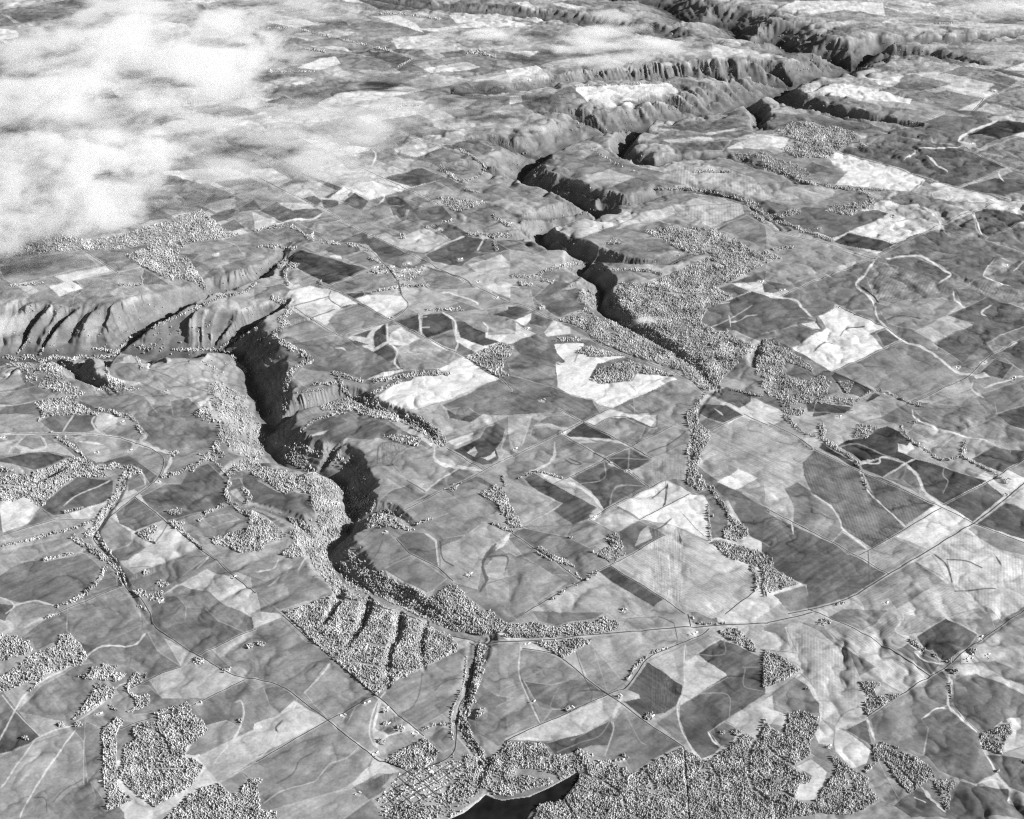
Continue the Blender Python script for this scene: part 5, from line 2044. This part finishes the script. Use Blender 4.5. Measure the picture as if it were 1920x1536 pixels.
def wood_object(name, Q, label, cat):
    x, y, z = drape(Q[:, 0], Q[:, 1])
    n = len(Q)
    dia = tree_dia(Q[:, 1]) * np.clip(rng.lognormal(-0.08, 0.26, n), 0.5, 1.7)
    hgt = dia * rng.uniform(1.15, 2.2, n)
    rot = rng.uniform(0, 2 * np.pi, n)
    kind = rng.integers(0, len(PROTOS), n)
    tone = LEAF * np.clip(0.98 + 0.5 * noise(Q[:, 0] / 26, Q[:, 1] / 18, 640) + 0.25 * noise(Q[:, 0] / 9, Q[:, 1] / 7, 641) + rng.uniform(-0.26, 0.26, n), 0.4, 1.6)
    Vs, Fs, Ts = [], [], []
    off = 0
    for k, (PV, PF) in enumerate(PROTOS):
        m = np.where(kind == k)[0]
        if len(m) == 0: continue
        c, s = np.cos(rot[m]), np.sin(rot[m])
        vx = (PV[None, :, 0] * c[:, None] - PV[None, :, 1] * s[:, None]) * dia[m, None] + x[m, None]
        vy = (PV[None, :, 0] * s[:, None] + PV[None, :, 1] * c[:, None]) * dia[m, None] + y[m, None]
        vz = PV[None, :, 2] * hgt[m, None] + z[m, None] - 1.0
        Vs.append(np.stack([vx, vy, vz], -1).reshape(-1, 3))
        Fs.append((PF[None] + (off + np.arange(len(m)) * len(PV))[:, None, None]).reshape(-1, 3))
        Ts.append(np.repeat(tone[m], len(PV))); off += len(m) * len(PV)
    me = quick_mesh(name, np.vstack(Vs), tris=np.vstack(Fs))
    add_attr(me, "tone", np.concatenate(Ts))
    o = link(name, me, m_leaf)
    tag(o, label, cat, kind="stuff")
    return o

# ---- the trees that show largest stand as things of their own
def tree_meshes(seed):
    r = random.Random(seed)
    bm = bmesh.new()
    def cone(a, b, ra, rb, seg=6):
        a = Vector(a); b = Vector(b); d = (b - a).normalized()
        u = d.orthogonal().normalized(); v = d.cross(u)
        A = [bm.verts.new(a + (u * math.cos(t) + v * math.sin(t)) * ra) for t in [2 * math.pi * i / seg for i in range(seg)]]
        B = [bm.verts.new(b + (u * math.cos(t) + v * math.sin(t)) * rb) for t in [2 * math.pi * i / seg for i in range(seg)]]
        for i in range(seg): bm.faces.new((A[i], A[(i + 1) % seg], B[(i + 1) % seg], B[i]))
        bm.faces.new(B)
    cone((0, 0, -0.04), (0.01, 0, 0.30), 0.035, 0.026); cone((0.01, 0, 0.30), (0.0, 0.01, 0.85), 0.026, 0.008)
    for i in range(5):
        a = r.uniform(0, 6.28); z = r.uniform(0.18, 0.6)
        cone((0, 0, z), (0.28 * math.cos(a), 0.28 * math.sin(a), z + 0.12), 0.014, 0.004, 4)
    tm = bpy.data.meshes.new("trunk"); bm.to_mesh(tm); bm.free(); tm.materials.append(m_bark)
    PV, PF = crown_proto(seed + 50, 8, 5)
    PV = PV.copy(); PV[:, 2] = 0.06 + PV[:, 2] * 0.94
    V = [PV]; F = [PF]; n = len(PV)
    for i in range(26):                                    # leaf clumps that break the outline
        a = r.uniform(0, 6.28); z = r.uniform(0.12, 0.9)
        rad = 0.48 * (1 - abs(z - 0.42) * 1.25) * r.uniform(0.8, 1.05)
        c = np.array([rad * math.cos(a), rad * math.sin(a), z])
        q = np.array([[r.gauss(0, 1) for _ in range(3)] for _ in range(6)]); q /= np.linalg.norm(q, axis=1)[:, None]
        V.append(c + q * r.uniform(0.07, 0.13)); base = n; n += 6
        F.append(np.array([(base + a_, base + b_, base + c_) for a_, b_, c_ in ((0, 1, 2), (0, 2, 3), (0, 3, 4), (1, 2, 5), (2, 3, 5), (3, 4, 5), (4, 1, 0), (4, 1, 5))]))
    cm = quick_mesh("crown", np.vstack(V), tris=np.vstack(F))
    add_attr(cm, "tone", np.repeat(LEAF * r.uniform(0.85, 1.15), n) * np.random.default_rng(seed).uniform(0.8, 1.2, n)); cm.materials.append(m_leaf)
    return tm, cm
TREE_MESH = [tree_meshes(s) for s in range(5)]

REGIONS = [   # px, py, words: nearest wins
 (50, 1385, "single wide tree on the dark field at lower left beside the bright track"),
 (130, 1370, "pale tree in the knot of trees where two farm tracks meet at lower left"),
 (370, 1240, "pale tree in the row along the road bend at lower left"),
 (425, 1260, "pale tree round the farm at the forked road, lower left"),
 (468, 1212, "pale tree in the small round grove on the light field at lower left"),
 (450, 1350, "tree at the small farm on the winding grass strip, lower left"),
 (490, 1210, "tree in the small grove left of the square wood"),
 (725, 1330, "tree by the farms along the lane above the town"),
 (750, 1370, "tree in the yards on the long field above the town"),
 (715, 1395, "tree round the farmhouse nearest above the town"),
 (860, 1300, "tree in the straight row along the lane left of the creek"),
 (820, 1365, "tree on the curved field edge above the town"),
 (895, 1250, "dark bank tree along the straight upper creek below the highway"),
 (885, 1370, "bank tree along the creek bend above the town"),
 (905, 1450, "bank tree where the creek runs into the lake"),
 (1200, 1260, "tree in the even row along the curved farm road"),
 (1218, 1345, "dark tree in the clump round the farm on the dark field"),
 (1065, 1330, "tree of the square shelter belt at the farm beside the track"),
 (1160, 1305, "tree by the crossing of two farm roads"),
 (1355, 1375, "tree in the dark clump in the fenced hollow by the big wood"),
 (1170, 1420, "tree in the short row by the lake inlet"),
 (1540, 1165, "tree round the farm where the highway meets the straight road"),
 (1775, 1240, "tree beside the black square field at lower right"),
 (1825, 1225, "tree round the farmyard on the slanting road at lower right"),
 (1790, 1262, "tree in the clump where the bright stream strip starts at lower right"),
 (1870, 1445, "tree on the bright stream strip on the dark hills at lower right"),
 (1100, 1030, "tree in the long narrow grove on the striped field"),
 (1340, 900, "tree at the foot of the wooded stream belt right of centre"),
 (1380, 980, "tree in the belt along the edge of the white field"),
 (1430, 1090, "tree in the curving stream belt right of the pale striped field"),
 (230, 940, "tree in the dense stream belt at left"),
 (200, 1040, "tree in the stream belt beside the winding road at left"),
 (270, 1140, "tree where the stream belts join beside the road at left"),
 (330, 850, "tree in the clump beside the road bend at left"),
 (275, 1075, "tree in the small clump on the striped field at left"),
 (180, 1080, "tree in the thin belt on the edge of the wide grey field at left"),
 (880, 1078, "tree round the lone farm on the mottled field"),
]
REG = np.array([(a, b) for a, b, _ in REGIONS])
lone = np.vstack(tp['lone'])
lone = lone[(lone[:, 0] > 4) & (lone[:, 0] < 1916) & (lone[:, 1] < 1530)]
score = tree_dia(lone[:, 1]) / mpp_at(lone[:, 1]) * rng.uniform(0.9, 1.1, len(lone))
isl = np.array([feats[int(q)][0] == 'c' for q in lone[:, 2]])
order = np.argsort(-(score + 0.6 * isl))
pick = order[:300]; rest = order[300:]
used_regions = {}
lx_, ly_, lz_ = drape(lone[pick, 0], lone[pick, 1])
for n_, i in enumerate(pick):
    px, py = lone[i, 0], lone[i, 1]
    j = int(np.argmin(np.hypot(REG[:, 0] - px, REG[:, 1] - py)))
    label = REGIONS[j][2]
    d = float(tree_dia(py)) * rnd.uniform(0.9, 1.4); h = d * rnd.uniform(1.3, 2.2)
    root = bpy.data.objects.new("tree", None); scene.collection.objects.link(root)
    root.location = (lx_[n_], ly_[n_], lz_[n_] - 0.5)
    root.rotation_euler = (0, 0, rnd.uniform(0, 6.28)); root.scale = (d, d, h)
    tag(root, label, "tree", group="trees: " + label)
    tm, cm = TREE_MESH[n_ % 5]
    link("trunk", tm, None, root); link("crown", cm, None, root)
tp['scatter'].append(lone[rest])
ntree = 0
for k in WOOD_LABELS:
    if tp[k]:
        Q = np.vstack(tp[k]); ntree += len(Q)
        wood_object("woodland", Q, *WOOD_LABELS[k])
Q = np.vstack(tp['scatter']); ntree += len(Q)
wood_object("scattered_trees", Q, "countless small trees along creeks, canyon walls and field edges across the plateau", "trees")
print("trees", ntree)

# ------------------------------------------------------------------ clouds: bodies of vapour that float above the plateau
def cloud_material(name, dens, scale, seed, cover, soft, stretch=(1, 1, 2.2), edge=0.55, rot=0.0):
    m = bpy.data.materials.new(name); m.use_nodes = True
    nt = m.node_tree; nt.nodes.clear()
    out = nt.nodes.new("ShaderNodeOutputMaterial")
    vol = nt.nodes.new("ShaderNodeVolumePrincipled")
    vol.inputs["Color"].default_value = (0.955, 0.955, 0.955, 1); vol.inputs["Anisotropy"].default_value = 0.25
    nt.links.new(vol.outputs[0], out.inputs["Volume"])
    tc = nt.nodes.new("ShaderNodeTexCoord"); geo = nt.nodes.new("ShaderNodeNewGeometry")
    mp = nt.nodes.new("ShaderNodeMapping"); mp.inputs["Location"].default_value = (seed * 3.7, seed * 1.9, seed)
    mp.inputs["Rotation"].default_value = (0, 0, rot)
    mp.inputs["Scale"].default_value = (stretch[0] / scale, stretch[1] / scale, stretch[2] / scale)
    nt.links.new(geo.outputs["Position"], mp.inputs["Vector"])
    n = nt.nodes.new("ShaderNodeTexNoise"); n.inputs["Scale"].default_value = 1.0; n.inputs["Detail"].default_value = 8.0
    n.inputs["Roughness"].default_value = 0.68; n.inputs["Distortion"].default_value = 0.25
    nt.links.new(mp.outputs[0], n.inputs["Vector"])
    # fades towards the skin of the body (object space: unit ball)
    ln = nt.nodes.new("ShaderNodeVectorMath"); ln.operation = 'LENGTH'
    nt.links.new(tc.outputs["Object"], ln.inputs[0])
    ed = nt.nodes.new("ShaderNodeMapRange"); ed.inputs[1].default_value = edge; ed.inputs[2].default_value = 1.0
    ed.inputs[3].default_value = 0.0; ed.inputs[4].default_value = 0.36
    nt.links.new(ln.outputs["Value"], ed.inputs[0])
    sb = nt.nodes.new("ShaderNodeMath"); sb.operation = 'SUBTRACT'
    nt.links.new(n.outputs["Fac"], sb.inputs[0]); nt.links.new(ed.outputs[0], sb.inputs[1])
    mr = nt.nodes.new("ShaderNodeMapRange"); mr.interpolation_type = 'SMOOTHSTEP'
    mr.inputs[1].default_value = cover; mr.inputs[2].default_value = cover + soft
    mr.inputs[3].default_value = 0.0; mr.inputs[4].default_value = dens
    nt.links.new(sb.outputs[0], mr.inputs[0]); nt.links.new(mr.outputs[0], vol.inputs["Density"])
    return m

def cloud(px, py, alt, rx, ry, rz, mat, label, rot=0.0, rate=1.0):
    x, y = at(px, py, alt)
    bm = bmesh.new(); bmesh.ops.create_icosphere(bm, subdivisions=3, radius=1.0)
    me = bpy.data.meshes.new("cloud"); bm.to_mesh(me); bm.free()
    o = link("cloud", me, mat)
    o.location = (x, y, alt); o.scale = (rx, ry, rz); o.rotation_euler = (0, 0, rot)
    try: mat.cycles.volume_step_rate = rate
    except Exception: pass
    tag(o, label, "cloud", group="clouds")
    return o
cloud(250, 105, 1300, 6300, 11500, 650, cloud_material("cumulus_high", 0.0028, 1350, 1, 0.46, 0.15, (0.9, 0.6, 2.2), 0.5), "largest dense bank of cloud filling the upper left corner", 0.1, 0.22)
cloud(110, 335, 1000, 3700, 5200, 600, cloud_material("cumulus_low", 0.0036, 800, 4, 0.45, 0.14, (1, 0.7, 2), 0.5), "puffy cloud bank against the left edge below the largest bank", 0.2, 0.22)
cloud(60, 225, 1100, 3600, 6000, 450, cloud_material("cumulus_mid", 0.0028, 1300, 6, 0.43, 0.2, (0.8, 0.7, 2), 0.5), "broken grey cloud at the left edge between the two bright banks", 0.0, 0.25)
cloud(480, 265, 900, 4400, 4600, 350, cloud_material("thin_veil", 0.0018, 1000, 9, 0.44, 0.2, (0.6, 1.0, 2)), "thin ragged veil trailing right from the cloud banks", 0.0, 0.4)
cloud(1150, 92, 1400, 4600, 4200, 360, cloud_material("fog_bank", 0.0042, 1100, 12, 0.385, 0.17, (0.6, 0.8, 1.6), 0.05), "long flat fog bank lying over the far plateau near the top", 0.0, 0.3)
cloud(900, 66, 1400, 2600, 1700, 260, cloud_material("bank_end", 0.011, 1100, 41, 0.385, 0.18, (0.6, 0.9, 1.6), 0.1), "thin end of the fog bank trailing left over dark shaded land", 0.0, 0.35)
cloud(1000, 240, 1000, 1500, 650, 170, cloud_material("wisp_a", 0.0055, 420, 14, 0.38, 0.2, (0.6, 1.0, 1.6), 0.0), "small wisp hanging on the rim of the upper canyon", 0.0, 0.4)
cloud(575, 14, 1300, 2900, 4200, 380, cloud_material("streak", 0.0030, 1400, 17, 0.39, 0.2, (0.5, 0.8, 1.6), 0.1), "smooth streak of cloud at the top edge left of centre", 0.0, 0.3)
cloud(1150, 30, 1200, 1900, 2600, 260, cloud_material("streak_b", 0.0026, 900, 19, 0.40, 0.2, (0.5, 0.9, 1.6), 0.05), "small flat cloud above the long fog bank at the top", 0.0, 0.3)
cloud(1850, 18, 1200, 3000, 4800, 380, cloud_material("corner_veil", 0.0020, 1300, 23, 0.40, 0.2, (0.6, 0.9, 2), 0.1), "soft cloud in the upper right corner", 0.0, 0.3)
cloud(1215, 596, 900, 520, 400, 140, cloud_material("wisp_b", 0.009, 230, 27, 0.39, 0.2, (0.8, 1, 2), 0.2), "tiny wisp drifting over the largest forest", 0.0, 0.4)
cloud(1050, 555, 500, 330, 260, 120, cloud_material("wisp_c", 0.0030, 160, 29, 0.42, 0.2, (1, 1, 2), 0.3), "tiny wisp over the dark field left of the forest canyon", 0.0, 0.4)
cloud(8, 608, 600, 520, 700, 240, cloud_material("wisp_d", 0.0075, 380, 31, 0.36, 0.22, (1, 1, 2), 0.3), "small puff at the left edge over the wide canyon wall", 0.0, 0.4)
cloud(720, 222, 900, 3000, 2400, 300, cloud_material("veil_b", 0.0018, 800, 37, 0.44, 0.2, (0.5, 1.0, 2), 0.4), "faint veil over the far fields left of the upper canyon", 0.0, 0.4)
